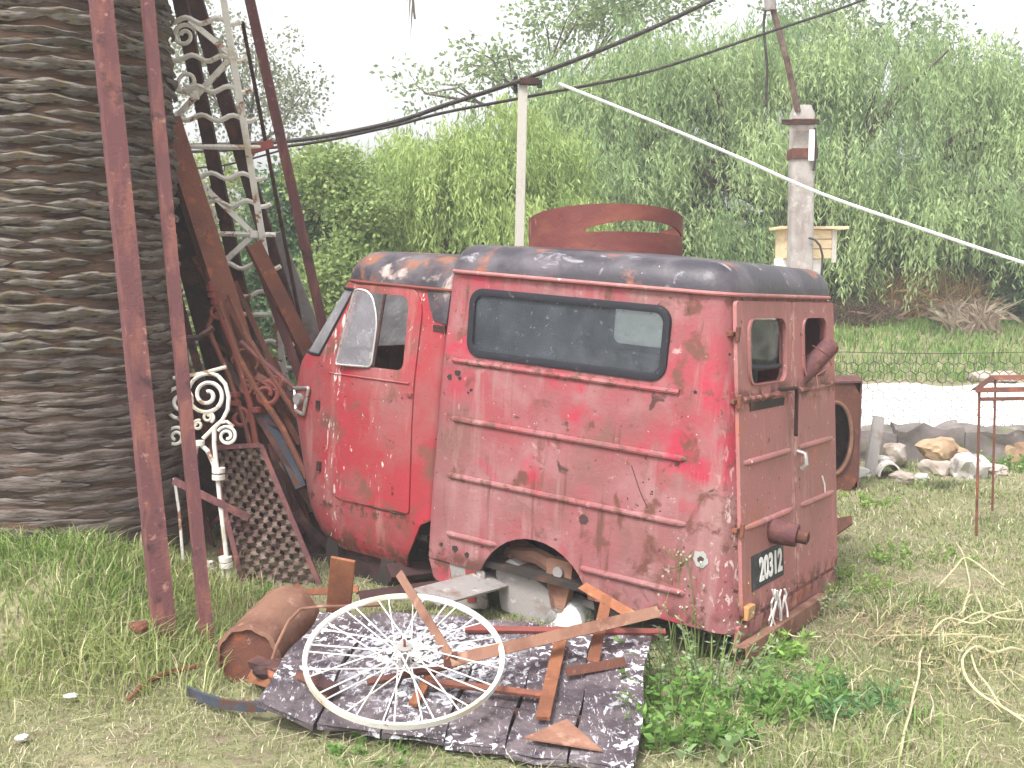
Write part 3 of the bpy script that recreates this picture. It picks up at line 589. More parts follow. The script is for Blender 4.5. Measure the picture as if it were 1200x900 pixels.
# side windows: rubber frame and pane, both sides
def ring(outer, inner, y0, y1, s):
    m_ = B(); m_.loft([[(x, s * y0, z) for x, z in outer], [(x, s * y1, z) for x, z in outer], [(x, s * y1, z) for x, z in inner], [(x, s * y0, z) for x, z in inner], [(x, s * y0, z) for x, z in outer]], False, False); return m_
for s in (1, -1):
    y = hwb(1.13)
    fr = ring(rr(.400, 1.430, .970, 1.290, .072), rr(.432, 1.398, 1.005, 1.258, .045), y - .012, y + .016, s).build('window_seal', M['rubber'], van, smooth=True, bevel=.004)
    gl_ = rr(.425, 1.405, .995, 1.265, .05)
    if s > 0: B().prism(gl_, 1, s * (y - .002), s * (y + .003)).build('window_pane', M['glass'], fr)
    else: B().add([(x, s * y, z) for x, z in gl_], [tuple(range(len(gl_)))]).build('window_pane', M['milkglass'], fr)
    B().tube([(.33, s * (hwb(.94) + .002), .94), (.9, s * (hwb(.94) + .003), .94), (1.50, s * (hwb(.94) + .002), .943)], .012, 8).build('belt_moulding', M['red'], van, smooth=True)
    for x0, x1, z in ((.285, 1.475, .667), (.26, 1.477, .395), (.24, .72, .104), (1.20, 1.46, .112)):
        y = hwb(z) + .001; n = 10
        pts = [(x0 + (x1 - x0) * min(1, max(0, (i - .9) / (n - 1.8))), s * (y if 0 < i < n else y - .009), z) for i in range(n + 1)]; pts[0] = (x0 - .012, pts[0][1], z); pts[-1] = (x1 + .012, pts[-1][1], z)
        B().tube(pts, [.011] + [.0145] * (n - 1) + [.011], 10).build('swage_rib', M['red'], van, smooth=True)
# partition with light inner panel seen through the side window
B().box((1.52, 0, .66), (.02, 1.28, 1.26)).build('bulkhead', M['dark'], van)
B().box((.70, -.655, .9), (.36, .012, .12)).build('inner_panel', M['plaster'], van)
# lower patch ahead of the wheel arch
pp = B().prism(roundpoly([(1.255, -.03), (1.585, -.03), (1.55, -.125), (1.36, -.235), (1.22, -.21)], .02), 1, .655, .667)
pl_ = pp.build('sill_panel', M['greymetal'], van, bevel=.003)
B().prism([(1.30, -.04), (1.36, -.04), (1.335, -.20), (1.285, -.19)], 1, .668, .672).build('red_stripe', M['cabred'], pl_)
B().prism([(1.46, -.035), (1.58, -.035), (1.545, -.12), (1.42, -.17)], 1, .668, .672).build('red_patch', M['red'], pl_)
def blotch(nm, x, z, r_, mat, seed, yo=.0022):       # ragged hole or patch lying on the side panel
    rd_ = random.Random(seed); n = 22; P_ = []
    for k in range(n):
        a = 2 * math.pi * k / n; rr_ = r_ * (1 + .32 * noise.noise(Vector((math.cos(a) * 1.7 + seed, math.sin(a) * 1.7, seed * .3))) + rd_.uniform(-.12, .12)); P_.append((x + rr_ * math.cos(a), hwb(z) + yo, z + rr_ * math.sin(a) * .9))
    return B().add(P_ + [(p[0], p[1] - .004, p[2]) for p in P_], [tuple(range(n)), tuple(range(2 * n - 1, n - 1, -1))] + [(i, i + n, (i + 1) % n + n, (i + 1) % n) for i in range(n)]).build(nm, M[mat], van)
for k, (x, z, r_) in enumerate(((1.42, .045, .017), (1.35, .03, .014), (1.505, .05, .010), (1.515, .86, .014), (1.47, .885, .016), (1.455, .862, .009), (1.40, .80, .006), (1.385, .815, .008), (.26, .95, .008), (.13, 1.12, .006))): blotch('rust_hole', x, z, r_, 'dark', k + 1)
blotch('rust_patch', .73, .325, .024, 'rustdark', 21); blotch('filler_patch', .165, .265, .034, 'plaster', 22); blotch('filler_chip', .165, .265, .014, 'rustdark', 23, .0035)
B().tube([(.52, hwb(.6) + .001, .60), (.47, hwb(.5) + .0015, .50), (.43, hwb(.44) + .001, .435)], .0018, 5).build('scratch', M['rustdark'], van)

# --- roof of the cargo box
def roof(base, z0, h, ins, mat, name, tl=8, crown=.02, off=.014):
    L = []
    for i in range(tl + 1):
        a = R(90 * i / tl); L.append([(x, y, z0 + h * math.sin(a)) for x, y in base(-off + ins * (1 - math.cos(a)))])
    cx_ = sum(p[0] for p in L[-1]) / len(L[-1])
    for k, f in ((1, .75), (2, .5), (3, .25), (4, .03)): L.append([(cx_ + (p[0] - cx_) * f, p[1] * f, p[2] + crown * (1 - f * f)) for p in L[tl]])
    L.insert(0, [(x, y, z0 - .004) for x, y in base(.012)])
    mb = B().loft(L, False, True); return mb.build(name, mat, van, smooth=True, angle=50)
rp = lambda i: plan(KR * 1.36, 1.575, .665, .12, .09, i)
ro = roof(rp, 1.362, .128, .115, M['roofblack'], 'cargo_roof')
gp_ = [(x, y, 1.358) for x, y in rp(-.016)]
B().tube(gp_ + gp_[:1], .009, 8, False).build('drip_rail', M['rearred'], ro, smooth=True)
# --- rear doors
def rearx(z): return KR * z
def rear_door(s0, s1, win, nm_mat, label):
    y0, y1 = HW - s1, HW - s0; poly = roundpoly([(y0, .03), (y1, .03), (y1, 1.335), (y0, 1.335)], .025)
    o = B().prism(poly, 0, -.014, .004).build('rear_door', nm_mat, van, bevel=.003)
    cut(o, [B().prism(win, 0, -.3, .3)])
    bm = bmesh.new(); bm.from_mesh(o.data)
    for v in bm.verts: v.co.x += rearx(v.co.z)
    bm.to_mesh(o.data); bm.free(); tag(o, label); return o
d1 = rear_door(.082, .728, RW1, M['rearred'], 'left back door with number plate, filler pipe and cracked window rim')
d2 = rear_door(.734, 1.325, RW2, M['rearred'], 'right back door with empty window opening')
for d_, (a, b) in ((d1, (.12, .68)), (d2, (.79, 1.27))):
    for z in (.668, .40):
        pts = [(rearx(z) - (.013 if 0 < i < 8 else .006), HW - (a + (b - a) * i / 8), z) for i in range(9)]
        B().tube(pts, [.012] + [.015] * 7 + [.012], 10).build('swage_rib', M['rearred'], d_, smooth=True)
    B().tube([(rearx(.93) - .013, HW - a, .93), (rearx(.93) - .015, HW - (a + b) / 2, .93), (rearx(.93) - .013, HW - b, .935)], .013, 8).build('belt_moulding', M['rearred'], d_, smooth=True)
def rframe(win, win2, mat, d_, nm):
    L = [[(rearx(z) - xo, y, z) for y, z in w_] for w_, xo in ((win, .008), (win, .024), (win2, .024), (win2, .008), (win, .008))]
    return B().loft(L, False, False).build(nm, mat, d_, smooth=True)
rframe(rearwin(.188, .642), rearwin(.207, .623), M['rearred'], d1, 'window_rim'); rframe(rearwin(.848, 1.202), rearwin(.867, 1.183), M['rearred'], d2, 'window_rim')
g1 = [(HW - .20, 1.06), (HW - .30, 1.055), (HW - .56, 1.045), (HW - .60, 1.10), (HW - .61, 1.255), (HW - .20, 1.258)]
B().add([(rearx(z) + .006, y, z) for y, z in g1], [tuple(range(6))]).build('broken_pane', M['milkglass'], d1)
B().tube([(rearx(1.06) + .004, HW - .20, 1.06), (rearx(1.05) + .004, HW - .38, 1.048), (rearx(1.05) + .004, HW - .60, 1.05)], .013, 7).build('lower_seal', M['rubber'], d1, smooth=True)
# lock bar on the left door, hanging wire
B().tube([(rearx(.95) - .035, HW - .50, .955), (rearx(.95) - .05, HW - .66, .953), (rearx(.94) - .05, HW - .675, .93), (rearx(.74) - .04, HW - .68, .735)], .009, 8).build('lock_bar', M['rustdark'], d1, smooth=True)
B().box((rearx(.90) - .016, HW - .40, .895), (.006, .40, .035)).build('rust_gash', M['dark'], d1)
B().tube([(rearx(.64) - .012, HW - .765, .655), (rearx(.64) - .05, HW - .765, .65), (rearx(.6) - .055, HW - .765, .60), (rearx(.56) - .03, HW - .765, .575)], .011, 8).build('handle', M['chrome'], d2, smooth=True)
B().tube([(rearx(.5) - .016 - .01 * math.sin(i), HW - (1.10 + .05 * math.sin(i * .55)), .50 - .045 * i) for i in range(8)], .004, 6).build('loose_wire', M['white'], d2, smooth=True)
# hinges on the corner
for z in (.40, .925, 1.20):
    hm = B().box((rearx(z) + .006, HW - .075, z), (.026, .046, .018), None); hm.tube([(rearx(z) - .018, HW - .082, z - .03), (rearx(z) - .018, HW - .082, z + .03)], .011, 8)
    hm.build('hinge', M['rust'], van, bevel=.002)
# fuel filler pipe on the left door
fp = B(); fp.tube([(.045, HW - .42, .345), (-.05, HW - .425, .345), (-.085, HW - .43, .343)], [.055, .053, .05], 18); f_ = fp.build('filler_pipe', M['rustpurple'], d1, smooth=True)
B().tube([(-.085, HW - .43, .343), (-.13, HW - .435, .340)], [.03, .028], 14).build('filler_neck', M['rust'], f_, smooth=True)
B().tube([(-.1295, HW - .435, .340), (-.1315, HW - .435, .340)], .020, 14).build('filler_mouth', M['dark'], f_)
# number plate
py0, py1, pz0, pz1 = HW - .56, HW - .18, .125, .275
np_ = B().prism([(py0, pz0), (py1, pz0), (py1, pz1), (py0, pz1)], 0, -.016, -.006)
npo = np_.build('number_plate', M['plate'], van, bevel=.003)
bm = bmesh.new(); bm.from_mesh(npo.data)
for v in bm.verts: v.co.x += rearx(v.co.z)
bm.to_mesh(npo.data); bm.free()
cu = bpy.data.curves.new('txt', 'FONT'); cu.body = '20312'; cu.size = .135; cu.extrude = .0012; cu.space_character = 1.0; cu.align_x = 'CENTER'; cu.offset = .004
to = bpy.data.objects.new('txt', cu); COL.objects.link(to); me = bpy.data.meshes.new_from_object(to.evaluated_get(bpy.context.evaluated_depsgraph_get())); bpy.data.objects.remove(to)
for v in me.vertices:
    tx, tz, te = v.co.x * .80, v.co.y * 1.02, v.co.z; zz = .155 + tz; yy = (py0 + py1) / 2 - .03 - tx
    v.co = (rearx(zz) - .0172 - te, yy, zz)
me.materials.append(M['white']); o = bpy.data.objects.new('plate_digits', me); o.parent = npo; COL.objects.link(o)
# lamp, rear valance, bumper
la = B().box((-.012, HW - .13, .055), (.03, .075, .06)).build('tail_lamp', M['lamp'], van, bevel=.006)
va = B(); va.box((.004, 0, -.055), (.02, 1.26, .12)); va.build('rear_valance', M['rearred'], van, bevel=.006)
B().beam((-.055, HW + .015, -.085), (-.05, HW - 1.02, -.085), .075, .05, 'U', face=(-1, 0, .15)).build('bumper', M['brownrust'], van, bevel=.004)
rd2 = random.Random(4)
for k in range(7):
    q0 = Vector((-.03, HW - .33 - .03 * k + rd2.uniform(-.02, .02), .11 - .006 * k)); P_ = [q0]
    for m_ in range(6): q0 = q0 + Vector((rd2.uniform(-.008, .006), rd2.uniform(-.028, .024), -.026)); P_.append(q0)
    B().tube(P_, .0045, 6).build('tangled_cable', M['spoke'], van, smooth=True)
# --- under the arch: swing arm, casing, disc, chassis
ch = B(); ch.box((1.2, .30, -.07), (2.0, .07, .09)); ch.build('chassis_rail', M['rustdark'], van); B().box((1.2, -.30, -.07), (2.0, .07, .09)).build('chassis_rail', M['rustdark'], van)
arm = B(); arm.tube([(1.24, .50, .03), (1.05, .53, .06), (.90, .55, .03)], [.03, .04, .045], 8); arm.prism(roundpoly([(.82, .09), (.96, .09), (.95, -.02), (.91, -.16), (.85, -.16), (.82, -.0)], .03), 1, .545, .60)
ao = arm.build('suspension_arm', M['brownrust'], van, smooth=True); B().tube([(.885, .60, .035), (.885, .618, .035)], .026, 10).build('bolt', M['greymetal'], ao)
B().beam((1.22, .50, .10), (.98, .48, .02), .05, .04).build('spring_leaf', M['rust'], van)
cs = B().prism(roundpoly([(1.24, -.03), (1.16, .04), (.90, -.08), (.865, -.18), (.93, -.25), (1.19, -.22)], .025), 1, .44, .60).build('engine_casing', M['greymetal'], van, bevel=.008)
B().tube([(.865, .44, -.205), (.865, .57, -.205), (.865, .60, -.205)], [.105, .105, .075], 22).build('brake_drum', M['whitepaint'], van, smooth=True)
B().tube([(.865, .57, -.205), (.865, -.57, -.205)], .03, 8).build('axle', M['rustdark'], van, smooth=True)
B().tube([(.80, .50, -.11), (.70, .52, -.10), (.62, .50, -.13)], [.02, .028, .02], 8).build('linkage', M['greymetal'], van, smooth=True)
for s, xx in ((-1, .90), (-1, 2.12), (1, 2.12)):           # wheels that still carry the van, in the dark
    wz = [(.235, .10), (.25, .06), (.25, -.06), (.235, -.10), (.15, -.10), (.15, .10)]
    def wheel_at(c):
        L = [[(c[0] + r_ * math.cos(R(a)), c[1] + q, c[2] + r_ * math.sin(R(a))) for r_, q in wz] for a in range(0, 360, 15)]; m_ = B(); L.append(L[0]); m_.loft(L, False, False); return m_
    zc = -.205 if xx < 1 else -.155
    wo_ = wheel_at((xx, s * .46, zc)).build('wheel', M['dark'], van, smooth=True); B().tube([(xx, s * .46 - .05, zc), (xx, s * .46 + .05, zc)], .15, 18).build('hub', M['rustdark'], wo_, smooth=True)
# --- cab
X1 = [(-.16, 2.42), (-.10, 2.50), (0, 2.57), (.2, 2.65), (.5, 2.735), (.66, 2.745), (.80, 2.715), (.86, 2.68), (1.22, 2.43), (1.30, 2.37)]
RF = [(-.16, .22), (.2, .30), (.85, .30), (1.3, .22)]
HC = [(-.16, .545), (-.08, .59), (.1, .622), (.8, .625), (1.25, .585), (1.3, .575)]
def cab_plan(z, i=0): return plan(1.612, lin(z, X1), lin(z, HC), .05, lin(z, RF), i, nc=9)
zc_ = sorted(set([-.15, -.12, -.08, -.03, .03, .1, .2, .3, .4, .5, .6, .7, .8, .86, .92, 1.0, 1.08, 1.16, 1.22, 1.27]))
cab = shell(zc_, cab_plan, .012, M['cabred'], 'cab_body')
DW = roundpoly([(1.85, .845), (2.285, .835), (2.19, 1.212), (1.865, 1.215)], [.05, .04, .06, .06])
WS = [(2.43, .865), (3.3, .865), (3.3, 1.215), (2.245, 1.215)]
cut(cab, [B().prism(DW, 1, -1.2, 1.2), B().prism(WS, 1, -1.2, 1.2), B().prism([(1.50, .20), (1.50, -.4), (1.83, -.4), (1.80, -.13), (1.685, .10)], 1, -1.2, 1.2)])
shade_auto(cab.data, 30)
B().box((2.08, 0, .02), (.80, 1.12, .03)).build('cab_floor', M['dark'], van)
B().box((1.80, 0, .42), (.30, 1.06, .34)).build('seat_base', M['dark'], van, bevel=.03)
B().box((1.68, 0, .70), (.10, 1.06, .36)).build('seat_back', M['dark'], van, bevel=.03)
def ws_ring(z, off):
    x1, hw, r = lin(z, X1) - off, lin(z, HC) - off, lin(z, RF); xb = 2.43 + (2.245 - 2.43) * (z - .865) / .35
    a0 = math.asin(max(-.99, min(.98, (xb - .006 - (x1 - r)) / r))); P = []
    for k in range(13): a = a0 + (math.pi / 2 - a0) * k / 12; P.append((x1 - r + r * math.sin(a), hw - r + r * math.cos(a), z))
    for k in range(1, 10): P.append((x1, (hw - r) * (1 - 2 * k / 10), z))
    for k in range(12, -1, -1): a = a0 + (math.pi / 2 - a0) * k / 12; P.append((x1 - r + r * math.sin(a), -(hw - r + r * math.cos(a)), z))
    return P
wzs = [.860 + .36 * i / 8 for i in range(9)]
wsg = B().loft([ws_ring(z, .005) for z in wzs], False, False, False).build('windscreen', M['shieldglass'], van, smooth=True, angle=80)
bt, tp_ = ws_ring(.862, .0), ws_ring(1.218, .0)
path = bt + [ws_ring(z, 0)[-1] for z in wzs[1:-1]] + tp_[::-1] + [ws_ring(z, 0)[0] for z in wzs[::-1]]
B().tube(path, .008, 7, False).build('windscreen_seal', M['rubber'], wsg, smooth=True)
# cab doors with windows
DP = roundpoly([(1.755, .142), (2.235, .13), (2.335, .215), (2.38, .45), (2.388, .72), (2.345, .87), (2.225, 1.245), (1.835, 1.262), (1.775, 1.17), (1.772, .58)], [.02, .05, .05, .02, .02, .02, .05, .05, .05, .02], 4)
for s in (1, -1):
    o = B().prism(DP, 1, -.004, .010).build('cab_door', M['cabred'], van, bevel=.003); cut(o, [B().prism(DW, 1, -.3, .3)])
    bm = bmesh.new(); bm.from_mesh(o.data)
    for k in range(1, 12): bmesh.ops.bisect_plane(bm, geom=bm.verts[:] + bm.edges[:] + bm.faces[:], plane_co=(0, 0, .10 + .1 * k), plane_no=(0, 0, 1))
    for v in bm.verts:
        x1, hw, r = lin(v.co.z, X1), lin(v.co.z, HC), lin(v.co.z, RF); dx = max(0, v.co.x - (x1 - r)); yy = hw - (r - math.sqrt(max(0, r * r - dx * dx))); v.co.y = s * (yy + v.co.y)
    if s < 0: bmesh.ops.reverse_faces(bm, faces=bm.faces)
    bm.to_mesh(o.data); bm.free()
    hy = lambda z: lin(z, HC)
    B().tube([(1.80, s * (hy(.80) + .011), .79), (2.1, s * (hy(.80) + .012), .785), (2.33, s * (hy(.80) + .008), .78)], .006, 6).build('door_moulding', M['cabred'], o, smooth=True)
    B().box((1.79, s * (hy(.74) + .013), .735), (.03, .014, .016)).build('handle', M['redrust'], o, bevel=.002)
    B().box((2.405, s * (hy(.6) + .002), .60), (.028, .012, .05)).build('hinge', M['rustdark'], o, bevel=.002); B().box((2.375, s * (hy(.26) + .006), .28), (.026, .012, .05)).build('hinge', M['rustdark'], o, bevel=.002)
    B().tube([(2.045, s * (hy(.84) + .004), .838), (2.025, s * (hy(1.2) + .004), 1.213)], .008, 6).build('window_divider', M['rustdark'], o, smooth=True)
    yw = s * (hy(1.0) - .012)
    if s < 0:
        B().add([(x, yw, z) for x, z in DW], [tuple(range(len(DW)))]).build('window_pane', M['milkglass'], o)
    else:
        # front quarter light swung open, pushed out at its front edge
        q = roundpoly([(2.05, .842), (2.27, .832), (2.205, 1.225), (2.10, 1.22), (2.045, 1.08)], [.03, .02, .03, .06, .06], 5)
        def qy(x, z): return hy(z) + .012 + (x - 2.04) * .10
        N = len(q); pv = [(x, qy(x, z), z) for x, z in q] + [(x, qy(x, z) + .004, z) for x, z in q]
        ql = B().add(pv, [tuple(range(N)), tuple(range(2 * N - 1, N - 1, -1))] + [(i, i + N, (i + 1) % N + N, (i + 1) % N) for i in range(N)]).build('quarter_light', M['quarterglass'], o)
        fr_ = [(x, qy(x, z) + .002, z) for x, z in q]; B().tube(fr_ + fr_[:1], .006, 6, False).build('quarter_light_frame', M['chrome'], ql, smooth=True)
        B().box((2.06, qy(2.06, .9) - .004, .90), (.014, .02, .03)).build('catch', M['chrome'], ql, bevel=.002)
# torn rust line along the bottom of the door
rd3 = random.Random(9); P_ = [(2.20 - .035 * k, lin(.13, HC) + .004, .140 - .0006 * k + rd3.uniform(-.004, .004)) for k in range(13)]
B().tube(P_, [.002 + rd3.uniform(0, .007) * (1 if 1 < k < 10 else .3) for k in range(13)], 6).build('rust_gap', M['dark'], van)
# nose trim bracket, headlamps, grille bar
tr = B(); zt = .63; yt = .565; xt = 2.545
ring_ = roundpoly([(2.47, .685), (2.655, .655), (2.60, .545), (2.505, .535)], .012)
def noseY(x, z):
    x1, hw, r = lin(z, X1), lin(z, HC), lin(z, RF); dx = max(0, min(r, x - (x1 - r))); return hw - r + math.sqrt(max(0, r * r - dx * dx))
pts = [(x, noseY(x, z) + .012, z) for x, z in ring_]; tr.tube(pts + pts[:1], .010, 7, False); to_ = tr.build('nose_trim', M['chrome'], van, smooth=True)
B().tube([(2.555, noseY(2.555, .61) - .02, .61), (2.565, noseY(2.555, .61) + .025, .61)], .032, 12).build('indicator_lamp', M['greymetal'], to_, smooth=True)
for s in (1, -1):
    L = [[(2.70 + .03 * k, s * .36 + r_ * math.cos(R(a)), .45 + r_ * math.sin(R(a))) for a in range(0, 360, 20)] for k, r_ in ((0, .10), (1, .10), (2, .085), (2.6, .04))]
    B().loft(L).build('headlamp', M['chrome'], van, smooth=True)
# cab roof
crp = lambda i: plan(1.60, 2.385, .582, .03, .24, i, nc=9)
cr = roof(crp, 1.268, .155, .17, M['cabroof'], 'cab_roof', crown=.012, off=.012)
pc = [(x, y, 1.262) for x, y in crp(-.013)]; B().tube(pc + pc[:1], .008, 7, False).build('drip_rail', M['redrust'], cr, smooth=True)
for s in (1, -1):
    pil = [(1.618, 1.10), (1.70, 1.11), (1.735, 1.18), (1.765, 1.262), (1.618, 1.262)]
    B().add([(x, s * (lin(z, HC) + .004), z) for x, z in pil] + [(x, s * (lin(z, HC) + .007), z) for x, z in pil], [tuple(range(5)), tuple(range(9, 4, -1))] + [(i, i + 5, (i + 1) % 5 + 5, (i + 1) % 5) for i in range(5)]).build('pillar_paint', M['cabroof'], cr)
    B().box((1.66, s * (lin(1.08, HC) + .003), 1.075), (.075, .008, .03)).build('pillar_rust', M['rustdark'], cr)
van_pt = lambda x, y, z: Mx @ Vector((x, y, z))
# ================================================================== PALM
TX, TY = -2.36, 5.78
palm = thing('palm_tree', 'thick palm trunk ringed with old leaf bases at the left', 'palm tree', (TX, TY, 0))
def trad(z): return lin(z, [(-.3, .70), (.3, .67), (.8, .645), (1.6, .635), (2.6, .645), (5.2, .60)])
tb = B(); NA = 72; zz = np.arange(-.2, 5.2, .045)
tb.loft([[(TX + (trad(z) - .03 + .010 * math.sin(a * 9 + z * 21) + .010 * math.sin(z * 70 + 3 * math.sin(a * 3))) * math.cos(a), TY + (trad(z) - .03 + .010 * math.sin(a * 9 + z * 21) + .010 * math.sin(z * 70 + 3 * math.sin(a * 3))) * math.sin(a), z) for a in [2 * math.pi * k / NA for k in range(NA)]] for z in zz])
trunk = tb.build('trunk', M['palmcore'], palm, smooth=True, angle=60); subof(trunk, palm.location)
def scar_mesh(seed, worn):
    r = random.Random(seed); V = []; NU, NV = 11, 4; W, H, D = (.195 if not worn else .24), (.0195 if not worn else .021), (.019 if not worn else .006)
    for j in range(NV + 1):
        for i in range(NU + 1):
            u = -1 + 2 * i / NU; v = j / NV; env = max(0, 1 - abs(u) ** 2.2)
            zc = H * (2 * v - 1) * env ** .6 + .006 * math.sin(u * 5 + seed) * env
            dep = (math.sin(math.pi * min(1, v * 1.0) ** 1.6 * .9 + .12)) * env ** .8
            th = u * W / .63; rad = .612 + D * dep + r.uniform(-.004, .004)
            V.append((rad * math.sin(th) , -rad * math.cos(th), zc + r.uniform(-.003, .003)))
    Fc = [(j * (NU + 1) + i, j * (NU + 1) + i + 1, (j + 1) * (NU + 1) + i + 1, (j + 1) * (NU + 1) + i) for j in range(NV) for i in range(NU)]
    me = bpy.data.meshes.new('leaf_scar'); me.from_pydata(V, [], Fc); me.materials.append(M['palmworn' if worn else 'palmscar']); shade_auto(me, 60); return me
SM = [scar_mesh(i, False) for i in range(5)]; SW = [scar_mesh(i + 9, True) for i in range(4)]
random.seed(5); row = 0; z = .30; cnt = 0
while z < 3.02 and cnt < 300:
    worn = z < 1.25 + random.uniform(-.2, .2); nper = 10
    for k in range(nper):
        a = 2 * math.pi * (k + (.5 if row % 2 else 0) + .06 * row) / nper + random.uniform(-.05, .05)
        a = (a + math.pi) % (2 * math.pi) - math.pi
        if not (-.85 < a < 1.85): continue
        o = bpy.data.objects.new('leaf_scar', random.choice(SW if worn else SM)); o.parent = trunk
        sc = trad(z) / .63
        o.location = (0, 0, z + random.uniform(-.016, .016)); o.rotation_euler = (random.uniform(-.02, .02), random.uniform(-.04, .04), a); o.scale = (sc, sc, random.uniform(.7, 1.35)); COL.objects.link(o); cnt += 1
    z += .046 if z > 1.2 else .050; row += 1
# fronds far above, one dead tip hanging into the picture
def frond(p0, ctrl, p1, n, L, dead, name):
    p0, ctrl, p1 = Vector(p0), Vector(ctrl), Vector(p1); pts = [p0 * (1 - t) ** 2 + ctrl * 2 * t * (1 - t) + p1 * t * t for t in [i / 14 for i in range(15)]]
    mb = B().tube(pts, [.03 * (1 - .85 * i / 14) for i in range(15)], 6); r = random.Random(n)
    for i in range(n):
        t = (i + 1) / (n + 1); p = p0 * (1 - t) ** 2 + ctrl * 2 * t * (1 - t) + p1 * t * t; d = (ctrl - p0) * (1 - t) + (p1 - ctrl) * t; d.normalize()
        for s in (-1, 1):
            side = d.cross(Vector((0, 0, 1))).normalized() * s; l = L * (.5 + .7 * math.sin(math.pi * min(1, t * .9 + .08)))
            e = p + (side * (.16 if dead else .55) + d * (.25 if dead else .6) + Vector((0, 0, -.95 if dead else -.25))).normalized() * l * r.uniform(.8, 1.1); wv = d * (.02 if dead else .012); m_ = p.lerp(e, .5) + Vector((0, 0, .02))
            mb.add([p - wv, p + wv, m_ + wv, m_ - wv], [(0, 1, 2, 3)]); mb.add([m_ - wv, m_ + wv, e], [(0, 1, 2)])
    return mb.build(name, M['frond'] if dead else M['frondgreen'], palm)
M['frondgreen'] = layered('palm_frond_green', (.05, .10, .03), [((.09, .15, .05), 5, .5, .65)], .6, 0)
tip = at(486, 22, 5.0)
frond((TX + .3, TY - .3, 4.9), (TX + 1.75, TY - .6, 5.2), tip, 60, .36, True, 'dead_frond')
for k in range(10):
    a = 2 * math.pi * k / 10 + .4; q = Vector((math.cos(a), math.sin(a), 0))
    c0 = Vector((TX, TY, 5.1)); frond(c0 + q * .25, c0 + q * 1.4 + Vector((0, 0, 1.6)), c0 + q * 2.9 + Vector((0, 0, .9)), 30, .38, False, 'frond')

# ================================================================== LEANING SCRAP IRON
def bar(name, label, a, b, w, t, prof, mat, cat='iron bar', face=None, group=None, bevel=0, th=None):
    o = B().beam(a, b, w, t, prof, face, th).build(name, M[mat], None, bevel=bevel); return tag(o, label, cat, group)
def gnd(px, py, z=-.02):
    p = gp(px, py, 0); p = gp(px, py, float(gz(p.x, p.y))); p.z += z; return p
# the two posts in front of the trunk
a = gnd(194, 752); bar('angle_iron_post', 'wide rusty angle iron post leaning on the palm trunk, left of the pair', a, at(112, -60, 4.98), .085, .08, 'L', 'rustpurple', 'iron post', face=(.62, -1, 0), th=.012)
a = gnd(244, 762); bar('angle_iron_post', 'slim rusty iron post leaning beside the palm trunk edge, right of the pair', a, at(167, -60, 5.15), .05, .045, 'L', 'rustpurple', 'iron post', face=(.62, -1, 0), th=.008)
# beams behind
bar('steel_beam', 'dark purple beam nearest the trunk behind the white lattice', at(335, 600, 6.9), at(203, -40, 6.35), .075, .06, 'box', 'rustdark', 'steel beam', bevel=.003)
bar('steel_beam', 'dark beam behind the middle of the white lattice', at(385, 520, 7.0), at(220, -30, 6.5), .085, .06, 'box', 'rustdark', 'steel beam', bevel=.003)
bar('channel_beam', 'bright rusty channel beam starting at the trunk edge', at(352, 625, 6.15), at(196, 140, 6.15), .125, .08, 'U', 'rust', 'steel beam', face=(.75, -1, .1), th=.02)
bar('channel_beam', 'thick blackened beam between the trunk and the red ironwork', at(305, 600, 6.3), at(198, 200, 6.3), .16, .08, 'U', 'rustdark', 'steel beam', face=(-.4, -1, .1))
bar('steel_bar', 'long slender rusty bar right of the lattice reaching out of the picture', at(405, 500, 6.75), at(286, -30, 6.45), .055, .04, 'box', 'rustpurple', 'steel bar', bevel=.003)
bar('steel_bar', 'rusty slanted bar ending against the windscreen', at(425, 540, 6.8), at(296, 285, 6.3), .085, .05, 'L', 'rust', 'steel bar', face=(.5, -1, .2))
bar('timber_plank', 'grey weathered plank behind the slanted rusty bar', at(420, 520, 7.2), at(318, 275, 6.9), .12, .03, 'box', 'greymetal', 'plank', bevel=.003)
bar('steel_bar', 'thin dark rod beside the lattice stile', at(370, 470, 6.95), at(284, 25, 6.6), .02, .02, 'box', 'rustdark', 'steel bar')
# white wrought iron lattice
lat = thing('iron_lattice', 'tall white flaking wrought iron lattice with wavy rungs and scrolls', 'iron lattice', at(340, 470, 6.55))
def lt(px, py): return at(px, py, 6.25 + .0009 * py)
subof(lat, lat.location)
stile = lambda py: 262 + (py / 440) * 72
B().beam(lt(stile(-40), -40), lt(stile(560), 560), .034, .02).build('stile', M['whiteiron'], lat)
B().beam(lt(stile(-40) - 112, -40), lt(stile(560) - 112, 560), .034, .02).build('stile', M['whiteiron'], lat)
def wavy(py, wav=True, x0=-112, x1=16):
    pts = []
    for i in range(25):
        t = i / 24; x = stile(py) + x0 + (x1 - x0) * t; y = py - 1 + (3.6 * math.sin(t * math.pi * 7) if wav else 0) + 2 * t; pts.append(lt(x, y))
    return B().tube(pts, .0145 if wav else .016, 6)
for py in (24, 68, 104, 138, 172, 206, 238, 274, 311, 344, 368, 402, 427):
    wavy(py, py not in (172, 274, 368)).build('rung', M['whiteiron'], lat, smooth=True)
def pspiral(cx_, cy_, r0, r1, turns, a0, sgn, fn, rad=.010, n=34, ex=None):
    pts = []
    for i in range(n + 1):
        t = i / n; a = a0 + sgn * 2 * math.pi * turns * t; rr_ = r0 + (r1 - r0) * t; pts.append(fn(cx_ + rr_ * math.cos(a), cy_ + rr_ * math.sin(a)))
    if ex: pts = pts + [fn(*q) for q in ex]
    return B().tube(pts, rad, 6)
for (x0, y0, x1, y1) in ((273, 66, 222, 24), (273, 66, 204, 140), (298, 275, 232, 212), (298, 275, 250, 318)):
    B().beam(lt(x0, y0), lt(x1, y1), .03, .018).build('diagonal', M['whiteiron'], lat)
